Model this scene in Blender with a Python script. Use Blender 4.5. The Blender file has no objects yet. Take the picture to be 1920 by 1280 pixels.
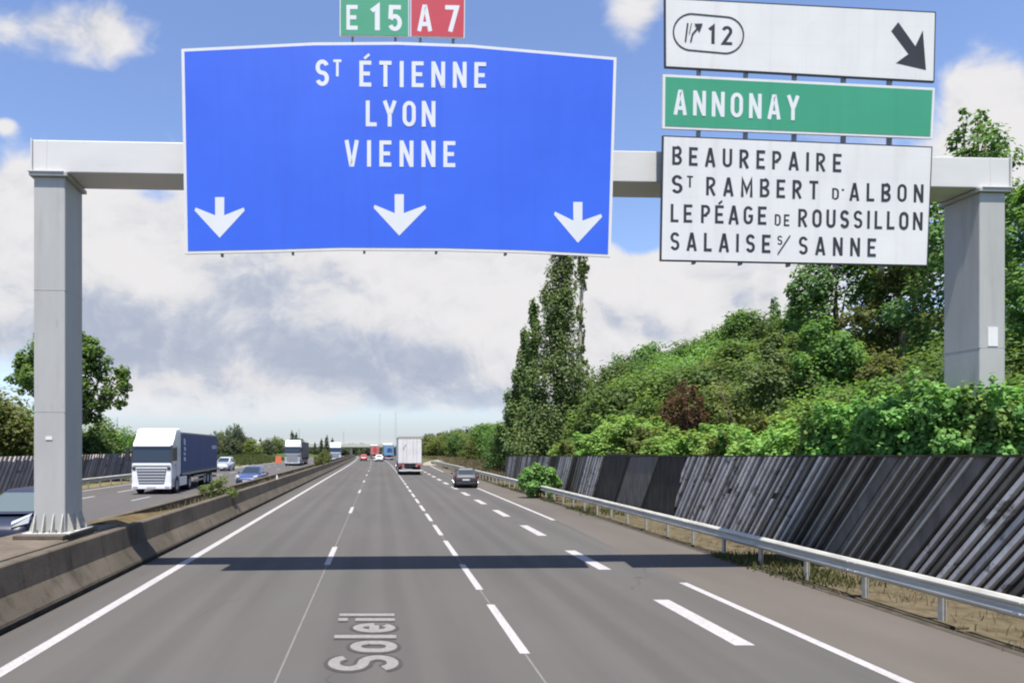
import bpy, bmesh, math, random
import numpy as np
from mathutils import Vector, Matrix

R = math.radians
SC = bpy.context.scene
COL = SC.collection
CAM_H = 3.0          # camera height above the carriageway (m)
FPX = 1220.0         # focal length in photo pixels (photo 1920 px wide)
VPX, VPY = 711.0, 838.0   # where the carriageway vanishes in the photo

# ------------------------------------------------------------------ camera
cam_d = bpy.data.cameras.new("camera")
cam = bpy.data.objects.new("camera", cam_d)
COL.objects.link(cam)
cam.location = (0, 0, CAM_H)
cam.rotation_euler = (R(90), 0, 0)
cam_d.sensor_width = 36.0
cam_d.lens = 36.0 * FPX / 1920.0
cam_d.shift_x = (960.0 - VPX) / 1920.0
cam_d.shift_y = (VPY - 640.0) / 1920.0
cam_d.clip_start = 0.1
cam_d.clip_end = 20000
SC.camera = cam

# ------------------------------------------------------------------ exposure
SC.view_settings.view_transform = 'Standard'
SC.view_settings.look = 'None'
SC.view_settings.exposure = 1.0
SC.view_settings.gamma = 1.0
SC.view_settings.use_curve_mapping = False
SC.cycles.use_denoising = True
SC.cycles.filter_width = 2.1
SC.cycles.max_bounces = 8
SC.cycles.diffuse_bounces = 4
SC.cycles.glossy_bounces = 3
SC.cycles.transparent_max_bounces = 4

# ------------------------------------------------------------------ sun
SUN_DIR = Vector((-0.03, -0.285, 0.956)).normalized()   # towards the sun (behind the camera, high)
sun_d = bpy.data.lights.new("sun", 'SUN')
sun_d.energy = 5.0
sun_d.angle = R(0.53)
sun_d.color = (1.0, 0.955, 0.89)
sun = bpy.data.objects.new("sun", sun_d)
COL.objects.link(sun)
sun.rotation_euler = (-SUN_DIR).to_track_quat('-Z', 'Y').to_euler()

# ------------------------------------------------------------------ world: Nishita sky + procedural cumulus
W = bpy.data.worlds.new("World")
SC.world = W
W.use_nodes = True
wt = W.node_tree
wt.nodes.clear()


class NT:
    """tiny helper for writing node maths"""
    def __init__(self, tree):
        self.t = tree

    def n(self, kind, **kw):
        x = self.t.nodes.new(kind)
        for k, v in kw.items():
            setattr(x, k, v)
        return x

    def put(self, sock, v):
        if isinstance(v, bpy.types.NodeSocket):
            self.t.links.new(v, sock)
        elif v is not None:
            sock.default_value = v

    def m(self, op, a, b=None, c=None, clamp=False):
        x = self.n('ShaderNodeMath', operation=op, use_clamp=clamp)
        self.put(x.inputs[0], a)
        if b is not None:
            self.put(x.inputs[1], b)
        if c is not None:
            self.put(x.inputs[2], c)
        return x.outputs[0]

    def vm(self, op, a, b=None, out=0):
        x = self.n('ShaderNodeVectorMath', operation=op)
        self.put(x.inputs[0], a)
        if b is not None:
            self.put(x.inputs[1], b)
        return x.outputs['Value'] if op in ('DOT_PRODUCT', 'LENGTH') else x.outputs[0]

    def noise(self, vec, scale, detail=4, rough=0.5, lac=2.0, dist=0.0):
        x = self.n('ShaderNodeTexNoise')
        self.put(x.inputs['Vector'], vec)
        x.inputs['Scale'].default_value = scale
        x.inputs['Detail'].default_value = detail
        x.inputs['Roughness'].default_value = rough
        x.inputs['Lacunarity'].default_value = lac
        x.inputs['Distortion'].default_value = dist
        return x.outputs['Fac']

    def smooth(self, v, lo, hi, a=0.0, b=1.0):
        x = self.n('ShaderNodeMapRange', interpolation_type='SMOOTHSTEP')
        self.put(x.inputs['Value'], v)
        x.inputs['From Min'].default_value = lo
        x.inputs['From Max'].default_value = hi
        x.inputs['To Min'].default_value = a
        x.inputs['To Max'].default_value = b
        return x.outputs[0]

    def mix(self, f, a, b, mode='MIX'):
        x = self.n('ShaderNodeMix', data_type='RGBA', blend_type=mode)
        self.put(x.inputs[0], f)
        self.put(x.inputs[6], a)
        self.put(x.inputs[7], b)
        return x.outputs[2]

    def ramp(self, f, stops):
        x = self.n('ShaderNodeValToRGB')
        e = x.color_ramp.elements
        while len(e) < len(stops):
            e.new(0.5)
        for i, (p, c) in enumerate(stops):
            e[i].position = p
            e[i].color = (c[0], c[1], c[2], 1)
        self.put(x.inputs[0], f)
        return x.outputs[0]


w = NT(wt)
sky = w.n('ShaderNodeTexSky', sky_type='NISHITA', sun_disc=False)
sky.sun_elevation = math.asin(SUN_DIR.z)
sky.sun_rotation = math.atan2(SUN_DIR.x, SUN_DIR.y)
sky.altitude = 200
sky.air_density = 1.0
sky.dust_density = 0.6
sky.ozone_density = 1.6
tc = w.n('ShaderNodeTexCoord').outputs['Generated']
sep = w.n('ShaderNodeSeparateXYZ')
wt.links.new(tc, sep.inputs[0])
yy = w.m('MAXIMUM', sep.outputs[1], 0.12)
uu = w.m('DIVIDE', sep.outputs[0], yy)
vv = w.m('DIVIDE', sep.outputs[2], yy)
comb = w.n('ShaderNodeCombineXYZ')
wt.links.new(uu, comb.inputs[0])
wt.links.new(vv, comb.inputs[1])
uv = comb.outputs[0]


def cl(px, py):
    return ((px - VPX) / FPX, (VPY - py) / FPX)


def blob(px, py, rx, ry, amp):
    a, b = cl(px, py)
    d = w.vm('SUBTRACT', uv, (a, b, 0))
    d = w.vm('MULTIPLY', d, (FPX / rx, FPX / ry, 0))
    q = w.vm('DOT_PRODUCT', d, d)
    return w.m('MULTIPLY', w.m('EXPONENT', w.m('MULTIPLY', q, -1.0)), amp)


def total(lst):
    s = None
    for b in lst:
        v = blob(*b)
        s = v if s is None else w.m('ADD', s, v)
    return s


# where the cumulus banks stand
cover = total([
    (60, 50, 210, 70, .33), (215, 85, 100, 75, .24),
    (40, 460, 240, 150, .75), (330, 520, 250, 130, .75), (640, 470, 330, 140, .65), (900, 600, 330, 130, .8),
    (1240, 620, 300, 140, .8), (1120, 520, 90, 50, .2), (1195, 30, 65, 85, .42),
    (1880, 210, 110, 110, .65), (1700, 420, 300, 200, .3), (520, 680, 420, 70, .45),
    (290, 745, 110, 34, .36), (500, 772, 130, 16, .30), (640, 760, 420, 26, .12), (10, 235, 26, 18, .4),
    (300, 372, 55, 30, -.25), (1195, 450, 55, 48, -.42), (420, 712, 110, 22, -.16), (1500, 60, 260, 90, -.15),
    (680, 120, 420, 90, -.22),
])
wv = w.n('ShaderNodeTexNoise')
wt.links.new(uv, wv.inputs['Vector'])
wv.inputs['Scale'].default_value = 5.0
wv.inputs['Detail'].default_value = 3
warp = w.vm('MULTIPLY', w.vm('SUBTRACT', wv.outputs['Color'], (.5, .5, .5)), (.16, .12, .0))
p = w.vm('ADD', w.vm('MULTIPLY', uv, (1.0, 1.25, 1.0)), warp)
n1 = w.noise(p, 5.2, 10, .55)
n2 = w.noise(w.vm('ADD', p, (0.012, 0.040, 0)), 5.2, 10, .55)
dens = w.m('ADD', w.m('ADD', n1, -.62), cover)
# a generic field of cloud away from the banks, thinner overhead
mask = w.smooth(dens, 0.01, 0.25)
# brightness of the cloud: crisp lit tops, blue-grey bellies
belly = total([
    (560, 665, 380, 55, .20), (330, 680, 150, 40, .25),
    (290, 640, 260, 75, .72), (720, 690, 300, 55, .85), (640, 600, 220, 80, .34), (90, 580, 200, 120, .45),
    (470, 560, 190, 70, .40), (870, 750, 300, 30, .5), (100, 40, 170, 70, .55), (1190, 600, 190, 34, .35), (1420, 560, 90, 60, .35), (520, 500, 160, 50, .28),
    (300, 525, 60, 30, -.6), (690, 590, 70, 40, -.5), (1000, 560, 120, 70, -.4),
])
n3 = w.noise(p, 13, 8, .6)
n4 = w.noise(w.vm('ADD', p, (0.007, 0.018, 0)), 13, 8, .6)
lit = w.m('ADD', w.m('MULTIPLY', w.m('SUBTRACT', n1, n2), 3.2), w.m('MULTIPLY', w.m('SUBTRACT', n3, n4), .9))
shade = w.m('ADD', w.m('SUBTRACT', belly, lit), w.m('MULTIPLY', w.m('SUBTRACT', w.noise(p, 17, 9, .62), .5), 1.15))
shade = w.smooth(shade, -.25, 1.30)
ccol = w.ramp(shade, [(0.0, (.425, .418, .424)), (.40, (.375, .376, .392)), (.72, (.285, .303, .350)), (1.0, (.222, .248, .308))])
# pale veil towards the horizon
veil = w.smooth(vv, 0.0, 0.135, 0.82, 0.0)
bg_sky = w.n('ShaderNodeBackground')
skyc = w.mix(1.0, sky.outputs[0], (1.04, 1.04, 1.17, 1), 'MULTIPLY')
wt.links.new(skyc, bg_sky.inputs[0])
bg_sky.inputs[1].default_value = 0.095
bg_veil = w.n('ShaderNodeBackground')
bg_veil.inputs[0].default_value = (.255, .295, .338, 1)
bg_veil.inputs[1].default_value = 1.0
bg_cloud = w.n('ShaderNodeBackground')
wt.links.new(ccol, bg_cloud.inputs[0])
bg_cloud.inputs[1].default_value = 1.0
mx0 = w.n('ShaderNodeMixShader')
wt.links.new(w.m('MULTIPLY', veil, w.smooth(vv, -.02, .02)), mx0.inputs[0])
wt.links.new(bg_sky.outputs[0], mx0.inputs[1])
wt.links.new(bg_veil.outputs[0], mx0.inputs[2])
mx1 = w.n('ShaderNodeMixShader')
front = w.smooth(vv, 0.0, 0.10, .30, 1.0)
wt.links.new(w.m('MULTIPLY', mask, front), mx1.inputs[0])
wt.links.new(mx0.outputs[0], mx1.inputs[1])
wt.links.new(bg_cloud.outputs[0], mx1.inputs[2])
wo = w.n('ShaderNodeOutputWorld')
wt.links.new(mx1.outputs[0], wo.inputs[0])

# ================================================================== helpers
def px2(px, py, D):
    """photo pixel at depth D -> world point"""
    return Vector(((px - VPX) / FPX * D, D, CAM_H - (py - VPY) / FPX * D))


def road_x(y):
    return -max(0.0, y - 80.0) ** 2 / 9200.0


def road_z(y):
    return -2e-5 * max(0.0, y - 60.0) ** 2


def tag(o, label=None, cat=None, group=None, kind=None):
    if label:
        o['label'] = label
    if cat:
        o['category'] = cat
    if group:
        o['group'] = group
    if kind:
        o['kind'] = kind
    return o


def empty(name, loc=(0, 0, 0), rz=0.0):
    o = bpy.data.objects.new(name, None)
    o.empty_display_size = 0.2
    COL.objects.link(o)
    o.location = loc
    o.rotation_euler = (0, 0, rz)
    return o


def copy_thing(root, loc, rz=0.0, scale=None, label=None, group=None):
    r = root.copy()
    COL.objects.link(r)
    r.location = loc
    r.rotation_euler = (0, 0, rz)
    if scale is not None:
        r.scale = scale
    if label:
        r['label'] = label
    if group:
        r['group'] = group
    for ch in list(root.children):
        c = ch.copy()
        COL.objects.link(c)
        c.parent = r
        for g in list(ch.children):
            d = g.copy()
            COL.objects.link(d)
            d.parent = c
    return r


class MB:
    def __init__(self):
        self.v = []
        self.f = []
        self.m = []

    def add(self, vs, fs, mi=0):
        b = len(self.v)
        self.v.extend([tuple(x) for x in vs])
        for f in fs:
            self.f.append([i + b for i in f])
            self.m.append(mi)

    def poly(self, vs, mi=0):
        self.add(vs, [list(range(len(vs)))], mi)

    def box(self, x0, x1, y0, y1, z0, z1, mi=0):
        vs = [(x0, y0, z0), (x1, y0, z0), (x1, y1, z0), (x0, y1, z0), (x0, y0, z1), (x1, y0, z1), (x1, y1, z1), (x0, y1, z1)]
        self.add(vs, [(0, 3, 2, 1), (4, 5, 6, 7), (0, 1, 5, 4), (1, 2, 6, 5), (2, 3, 7, 6), (3, 0, 4, 7)], mi)

    def prism(self, poly, fn, a, b, mi=0):
        """poly: list of 2-D points, fn(p, t) -> 3-D, extruded from t=a to t=b"""
        n = len(poly)
        vs = [fn(q, a) for q in poly] + [fn(q, b) for q in poly]
        fs = [list(range(n))[::-1], list(range(n, 2 * n))]
        fs += [[i, (i + 1) % n, n + (i + 1) % n, n + i] for i in range(n)]
        self.add(vs, fs, mi)

    def loft(self, rings, mi=0, caps=True):
        n = len(rings[0])
        vs = [q for r in rings for q in r]
        fs = []
        for k in range(len(rings) - 1):
            for i in range(n):
                j = (i + 1) % n
                fs.append([k * n + i, k * n + j, (k + 1) * n + j, (k + 1) * n + i])
        if caps:
            fs.append(list(range(n))[::-1])
            fs.append([(len(rings) - 1) * n + i for i in range(n)])
        self.add(vs, fs, mi)

    def tube(self, pts, radii, n=8, mi=0, caps=True):
        pts = [Vector(q) for q in pts]
        rings = []
        for i, q in enumerate(pts):
            d = (pts[min(i + 1, len(pts) - 1)] - pts[max(i - 1, 0)]).normalized()
            a = d.cross(Vector((0, 0, 1)))
            if a.length < 1e-3:
                a = d.cross(Vector((1, 0, 0)))
            a.normalize()
            b = d.cross(a).normalized()
            rings.append([q + (a * math.cos(t) + b * math.sin(t)) * radii[i] for t in [2 * math.pi * k / n for k in range(n)]])
        self.loft(rings, mi, caps)

    def cyl(self, p0, p1, r, n=16, mi=0):
        self.tube([p0, p1], [r, r], n, mi)

    def build(self, name, mats, parent=None, smooth=False, bevel=0.0, seg=2, loc=None, recalc=True):
        me = bpy.data.meshes.new(name)
        me.from_pydata(self.v, [], self.f)
        if not isinstance(mats, (list, tuple)):
            mats = [mats]
        for mt in mats:
            me.materials.append(mt)
        me.polygons.foreach_set('material_index', self.m)
        if recalc:
            bm = bmesh.new()
            bm.from_mesh(me)
            bmesh.ops.recalc_face_normals(bm, faces=bm.faces)
            bm.to_mesh(me)
            bm.free()
        if smooth:
            me.polygons.foreach_set('use_smooth', [True] * len(me.polygons))
        me.update()
        o = bpy.data.objects.new(name, me)
        COL.objects.link(o)
        if parent is not None:
            o.parent = parent
        if loc is not None:
            o.location = loc
        if bevel > 0:
            b = o.modifiers.new('bevel', 'BEVEL')
            b.width = bevel
            b.segments = seg
            b.limit_method = 'ANGLE'
            b.angle_limit = R(25)
            b.harden_normals = False
        return o


# ================================================================== materials
def mat(name, color, rough=0.6, metal=0.0, spec=0.5, coat=0.0):
    m = bpy.data.materials.new(name)
    m.use_nodes = True
    b = m.node_tree.nodes['Principled BSDF']
    b.inputs['Base Color'].default_value = (*color, 1)
    b.inputs['Roughness'].default_value = rough
    b.inputs['Metallic'].default_value = metal
    b.inputs['Specular IOR Level'].default_value = spec
    b.inputs['Coat Weight'].default_value = coat
    return m


def noise_mat(name, stops, scale=3.0, rough=0.7, detail=6, spec=0.3, bump=0.0, bump_scale=None, stretch=(1, 1, 1), metal=0.0, extra=None, coat=0.0, coord='Object', nrough=.6):
    """base colour from a noise ramp; extra = (scale, stretch, lo, hi, colour, amount) lays a second stain over it"""
    m = bpy.data.materials.new(name)
    m.use_nodes = True
    t = NT(m.node_tree)
    b = m.node_tree.nodes['Principled BSDF']
    c = t.n('ShaderNodeTexCoord').outputs[coord]
    v = t.vm('MULTIPLY', c, stretch)
    f = t.noise(v, scale, detail, nrough)
    col = t.ramp(f, stops)
    for ex in (extra or []):
        es, est, lo, hi, ec, am = ex
        g = t.smooth(t.noise(t.vm('MULTIPLY', c, est), es, 6, .62), lo, hi, 0, am)
        col = t.mix(g, col, (*ec, 1))
    m.node_tree.links.new(col, b.inputs['Base Color'])
    b.inputs['Roughness'].default_value = rough
    b.inputs['Specular IOR Level'].default_value = spec
    b.inputs['Metallic'].default_value = metal
    b.inputs['Coat Weight'].default_value = coat
    if bump:
        bn = t.n('ShaderNodeBump')
        bn.inputs['Strength'].default_value = bump
        bn.inputs['Distance'].default_value = 0.02
        m.node_tree.links.new(t.noise(c, bump_scale or scale * 6, 6, .65), bn.inputs['Height'])
        m.node_tree.links.new(bn.outputs[0], b.inputs['Normal'])
    return m


def leaf_mat(name, dark, mid, light, trans=0.35, rough=.62):
    m = bpy.data.materials.new(name)
    m.use_nodes = True
    t = NT(m.node_tree)
    b = m.node_tree.nodes['Principled BSDF']
    g = t.n('ShaderNodeNewGeometry')
    c = t.n('ShaderNodeTexCoord').outputs['Object']
    f = t.m('ADD', t.m('MULTIPLY', g.outputs['Random Per Island'], .55), t.m('MULTIPLY', t.noise(c, .8, 3, .6), .75))
    col = t.ramp(t.m('SUBTRACT', f, .15), [(.1, dark), (.5, mid), (.9, light)])
    oi = t.n('ShaderNodeObjectInfo')
    hs = t.n('ShaderNodeHueSaturation')
    t.put(hs.inputs['Hue'], t.m('ADD', t.m('MULTIPLY', oi.outputs['Random'], .035), .4825))
    t.put(hs.inputs['Value'], t.m('ADD', t.m('MULTIPLY', oi.outputs['Random'], .4), .8))
    hs.inputs['Saturation'].default_value = .90
    t.put(hs.inputs['Color'], col)
    m.node_tree.links.new(hs.outputs[0], b.inputs['Base Color'])
    b.inputs['Roughness'].default_value = rough
    b.inputs['Specular IOR Level'].default_value = .14
    tr = t.n('ShaderNodeBsdfTranslucent')
    t.put(tr.inputs[0], t.mix(1.0, hs.outputs[0], (1.25, 1.2, .6, 1), 'MULTIPLY'))
    ms = t.n('ShaderNodeMixShader')
    ms.inputs[0].default_value = trans
    out = m.node_tree.nodes['Material Output']
    m.node_tree.links.new(b.outputs[0], ms.inputs[1])
    m.node_tree.links.new(tr.outputs[0], ms.inputs[2])
    m.node_tree.links.new(ms.outputs[0], out.inputs[0])
    return m


M = {}
def asphalt_mat(name, stops, tracks=True):
    m = noise_mat(name, stops, .35, .86, 6, .22, .3, 60, (1, .22, 1),
                  extra=[(150, (1, 1, 1), .35, .75, (.112, .103, .096), .5), (.09, (1, 1, 1), .45, .7, (.0689, .0598, .0545), .5)])
    t = NT(m.node_tree)
    b = m.node_tree.nodes['Principled BSDF']
    col = b.inputs['Base Color'].links[0].from_socket
    c = t.n('ShaderNodeTexCoord').outputs['Object']
    s = t.n('ShaderNodeSeparateXYZ')
    t.put(s.inputs[0], c)
    wob = t.m('MULTIPLY', t.m('SUBTRACT', t.noise(c, .05, 2), .5), .5)
    x = t.m('ADD', s.outputs[0], wob)
    cs = t.m('COSINE', t.m('MULTIPLY', t.m('ADD', x, 4.05), 2 * math.pi / 1.74))
    tr = t.smooth(cs, -.1, 1.0, 0, 1)
    br = t.smooth(t.noise(t.vm('MULTIPLY', c, (1.4, .05, 1)), 1.0, 5, .6), .35, .65, .25, 1)
    col = t.mix(t.m('MULTIPLY', t.m('MULTIPLY', tr, br), .27), col, (.040, .0365, .0345, 1))
    # an oil-dark ribbon down the middle of each lane
    cs2 = t.m('COSINE', t.m('MULTIPLY', t.m('ADD', x, 3.2), 2 * math.pi / 3.5))
    col = t.mix(t.m('MULTIPLY', t.smooth(cs2, .86, 1.0), .22), col, (.036, .033, .031, 1))
    # sealed cracks: broken dark lines
    vo = t.n('ShaderNodeTexVoronoi', feature='DISTANCE_TO_EDGE')
    cw = t.vm('ADD', t.vm('MULTIPLY', c, (1, .45, 1)), t.vm('MULTIPLY', t.n('ShaderNodeTexNoise').outputs['Color'], (0, 0, 0)))
    nz = t.n('ShaderNodeTexNoise')
    t.put(nz.inputs['Vector'], c)
    nz.inputs['Scale'].default_value = 1.6
    nz.inputs['Detail'].default_value = 5
    cw = t.vm('ADD', cw, t.vm('MULTIPLY', nz.outputs['Color'], (.7, .7, 0)))
    t.put(vo.inputs['Vector'], cw)
    vo.inputs['Scale'].default_value = .24
    crack = t.smooth(vo.outputs['Distance'], .0, .0042, 1, 0)
    crack = t.m('MULTIPLY', crack, t.smooth(t.noise(c, .22, 3), .50, .60))
    col = t.mix(t.m('MULTIPLY', crack, .55), col, (.026, .024, .023, 1))
    m.node_tree.links.new(col, b.inputs['Base Color'])
    return m


M['asphalt'] = asphalt_mat('asphalt', [(.3, (.0595, .0562, .0520)), (.7, (.0755, .0715, .0668))])
M['asphalt_old'] = noise_mat('asphalt_old', [(.3, (.0747, .0648, .0553)), (.7, (.0936, .0819, .0707))], 0.5, .9, 6, .2, .25, 55, (1, .3, 1), extra=[(120, (1, 1, 1), .35, .75, (.1098, .0972, .0852), .4), (.25, (1, .2, 1), .5, .7, (.0630, .0540, .0481), .5)])
M['asphalt_far'] = noise_mat('asphalt_far', [(.3, (.0654, .0602, .0568)), (.7, (.0826, .0765, .0731))], 0.4, .85, 5, .25, .2, 40, (1, .2, 1))
M['paint'] = noise_mat('paint', [(.35, (.29, .278, .272)), (.65, (.335, .322, .316))], 9, .6, 8, .3, extra=[(34, (1, .5, 1), .56, .68, (.11, .10, .096), .7), (5, (1, .2, 1), .45, .75, (.235, .222, .214), .6)])
M['paint_thin'] = noise_mat('paint_thin', [(.35, (.115, .108, .10)), (.65, (.145, .138, .13))], 3, .8)
M['paint_grey'] = noise_mat('paint_grey', [(.35, (.145, .136, .128)), (.65, (.185, .175, .166))], 14, .7)
M['paint_dark'] = noise_mat('paint_dark', [(.35, (.034, .032, .030)), (.65, (.046, .043, .041))], 14, .8)
M['concrete'] = noise_mat('concrete', [(.28, (.0619, .0513, .0384)), (.72, (.1132, .0966, .0760))], 1.3, .9, 8, .2, .35, 26, (1, .5, 1.0), extra=[(3.2, (1, 1.2, .18), .50, .70, (.0340, .0279, .0208), .6), (45, (1, 1, 1), .5, .8, (.1359, .1192, .0960), .4)])
M['concrete_top'] = noise_mat('concrete_top', [(.3, (.0839, .0678, .0516)), (.7, (.1236, .1033, .0806))], 1.2, .92, 8, .2, .4, 30, extra=[(4, (1, 1, 1), .50, .7, (.0484, .0398, .0290), .6), (.8, (1, 1, 1), .5, .7, (.1397, .1129, .0860), .5)])
M['concrete_foot'] = noise_mat('concrete_foot', [(.3, (.030, .027, .023)), (.7, (.075, .066, .054))], 3, .95, 8, .1)
M['soil'] = noise_mat('soil', [(.3, (.060, .045, .020)), (.7, (.125, .092, .042))], 2.2, .95, 8, .1, .5, 20)
M['verge'] = noise_mat('verge', [(.25, (.085, .074, .035)), (.5, (.14, .118, .062)), (.75, (.20, .175, .11))], 1.6, .95, 8, .1, .6, 24, extra=[(.8, (1, 1, 1), .5, .72, (.055, .065, .02), .8)])
M['dry_strip'] = noise_mat('dry_strip', [(.25, (.0504, .0403, .0241)), (.5, (.0908, .0740, .0456)), (.8, (.1278, .1089, .0738))], 2.6, .95, 8, .1, .6, 30, extra=[(3, (1, .6, 1), .50, .70, (.0282, .0229, .0134), .85)])
M['gravel'] = noise_mat('gravel', [(.3, (.19, .165, .13)), (.7, (.26, .235, .195))], 3, .95, 8, .1)
M['ground'] = noise_mat('ground', [(.25, (.028, .045, .012)), (.5, (.048, .072, .018)), (.78, (.085, .088, .03))], .22, .95, 9, .1, .5, 6)
M['steel'] = noise_mat('steel', [(.3, (.3350, .3300, .3120)), (.7, (.4000, .3950, .3754))], 1.5, .5, 7, .4, stretch=(1, 1, .3), extra=[(3.5, (1, 1, .08), .52, .75, (.2400, .2300, .1999), .5), (.5, (1, 1, .5), .5, .75, (.3200, .3200, .3120), .5), (9, (1, 1, .25), .62, .75, (.2000, .1600, .1170), .35)])
M['steel_beam'] = noise_mat('steel_beam', [(.3, (.52, .51, .49)), (.7, (.59, .58, .56))], .9, .5, 6, .4, stretch=(.4, 1, 1), extra=[(2.5, (.3, 1, 1), .55, .75, (.46, .45, .42), .45)])
M['galv'] = noise_mat('galv', [(.3, (.3510, .3406, .2990)), (.7, (.5005, .4875, .4306))], 4, .5, 8, .4, metal=.2, stretch=(1, .4, 2), extra=[(2.5, (1, .4, 2), .55, .72, (.2210, .1885, .1375), .6)])
M['white_plate'] = noise_mat('white_plate', [(.3, (.6300, .6142, .5938)), (.7, (.6930, .6773, .6552))], .8, .45, 5, .4, extra=[(1.4, (1, 1, .15), .55, .75, (.5460, .5302, .5016), .4)])
M['blue_plate'] = noise_mat('blue_plate', [(.3, (.0314, .1064, .6270)), (.7, (.0389, .1283, .6840))], .5, .42, 5, .4)
M['green_plate'] = noise_mat('green_plate', [(.3, (.040, .27, .15)), (.7, (.048, .30, .17))], .7, .45, 5, .4)
M['red_plate'] = noise_mat('red_plate', [(.3, (.45, .035, .055)), (.7, (.50, .045, .066))], .7, .45, 5, .4)
M['letter_white'] = noise_mat('letter_white', [(.3, (.62, .63, .64)), (.7, (.68, .68, .69))], 1.0, .45, 4, .4)
M['letter_black'] = noise_mat('letter_black', [(.3, (.022, .022, .026)), (.7, (.035, .035, .04))], 1.0, .5, 4, .4)
M['bolt'] = mat('bolt', (.20, .20, .21), .5, .4)
M['timber_dark'] = noise_mat('timber_dark', [(.25, (.0300, .0267, .0227)), (.75, (.0700, .0640, .0547))], 2.2, .85, 8, .15, .4, 24, (1, 1.6, .5))
M['timber_mid'] = noise_mat('timber_mid', [(.25, (.0822, .0745, .0658)), (.75, (.1838, .1693, .1499))], 2.2, .85, 8, .15, .4, 24, (1, 1.6, .5))
M['timber_grey'] = noise_mat('timber_grey', [(.25, (.34, .32, .30)), (.5, (.50, .475, .45)), (.8, (.64, .61, .585))], 1.8, .8, 8, .2, .4, 20, (1, .6, .6), extra=[(2.6, (1, 1, 1), .54, .68, (.09, .078, .055), .85), (9, (1, 1, .12), .5, .7, (.25, .235, .215), .5)])
M['timber_line'] = noise_mat('timber_line', [(.25, (.1955, .1840, .1639)), (.75, (.3680, .3507, .3168))], 1.8, .8, 8, .2, .4, 20, (1, .6, .6))
M['timber_left'] = noise_mat('timber_left', [(.25, (.11, .095, .085)), (.75, (.20, .178, .162))], 1.2, .85, 8, .15, extra=[(.25, (1, 1, .4), .5, .7, (.15, .085, .075), .6)])
M['timber_left_pale'] = noise_mat('timber_left_pale', [(.25, (.19, .172, .16)), (.75, (.30, .275, .258))], 1.2, .85, 8, .15)
M['bark'] = noise_mat('bark', [(.3, (.075, .058, .042)), (.7, (.17, .14, .11))], 5, .9, 8, .1, .5, 30, (1, 1, .25))
M['bark_pale'] = noise_mat('bark_pale', [(.3, (.26, .23, .19)), (.7, (.42, .385, .33))], 3, .9, 8, .1, .4, 20, (1, 1, .3))
M['leaf_bright'] = leaf_mat('leaf_bright', (.0846, .1750, .0262), (.1823, .3470, .0583), (.3135, .5030, .1021), .46)
M['leaf_lush'] = leaf_mat('leaf_lush', (.0492, .1298, .0246), (.1257, .2664, .0492), (.2528, .4372, .0902), .42)
M['leaf_mid'] = leaf_mat('leaf_mid', (.0479, .1053, .0223), (.1037, .2042, .0415), (.1914, .3190, .0718), .50)
M['leaf_dark'] = leaf_mat('leaf_dark', (.0400, .0834, .0233), (.0867, .1634, .0434), (.1667, .2668, .0751), .50)
M['leaf_poplar'] = leaf_mat('leaf_poplar', (.0559, .0919, .0323), (.1180, .1776, .0522), (.2173, .2882, .0895), .44)
M['leaf_olive'] = leaf_mat('leaf_olive', (.0702, .0889, .0210), (.1309, .1636, .0397), (.2104, .2454, .0725), .50)
M['leaf_pale'] = leaf_mat('leaf_pale', (.0644, .1030, .0292), (.1244, .1845, .0583), (.1973, .2660, .1030), .50)
M['leaf_brown'] = leaf_mat('leaf_brown', (.0550, .0264, .0176), (.1045, .0528, .0352), (.1760, .0990, .0660), .50)
M['leaf_far'] = leaf_mat('leaf_far', (.060, .088, .055), (.095, .125, .072), (.14, .17, .10), .50)  # pale tone: distance haze put into the leaf colour
M['grass_dry'] = leaf_mat('grass_dry', (.085, .066, .030), (.15, .122, .062), (.22, .188, .11), .25)
M['grass_green'] = leaf_mat('grass_green', (.035, .050, .012), (.075, .090, .024), (.13, .135, .048), .3)
M['tyre'] = mat('tyre', (.014, .014, .015), .8)
M['rim'] = mat('rim', (.42, .42, .43), .35, .8)
M['glass'] = mat('glass', (.020, .028, .034), .06, 0, .8)
M['glass_pale'] = mat('glass_pale', (.085, .11, .11), .12, 0, .5)
M['black_plastic'] = mat('black_plastic', (.018, .018, .020), .55)
M['chassis'] = mat('chassis', (.022, .022, .024), .75)
M['lamp_clear'] = mat('lamp_clear', (.40, .41, .41), .15, 0, .8)
M['lamp_red'] = mat('lamp_red', (.15, .012, .012), .25, 0, .5)
M['lamp_pink'] = mat('lamp_pink', (.42, .16, .14), .4, 0, .4)
M['plate'] = mat('plate', (.50, .49, .50), .4)
M['orange'] = mat('orange', (.62, .15, .07), .55)
M['overpass'] = noise_mat('overpass', [(.3, (.3795, .3795, .3220)), (.7, (.4600, .4600, .3967))], .3, .85)
M['mast'] = mat('mast', (.36, .39, .43), .6, .1)
M['roof_pale'] = mat('roof_pale', (.34, .32, .25), .8)
M['house_wall'] = mat('house_wall', (.46, .42, .34), .85)


def paint_mat(name, c, rough=.28, coat=.6):
    return mat(name, c, rough, 0, .5, coat)
M['grille_bar'] = mat('grille_bar', (.36, .365, .39), .4, .1)


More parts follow.
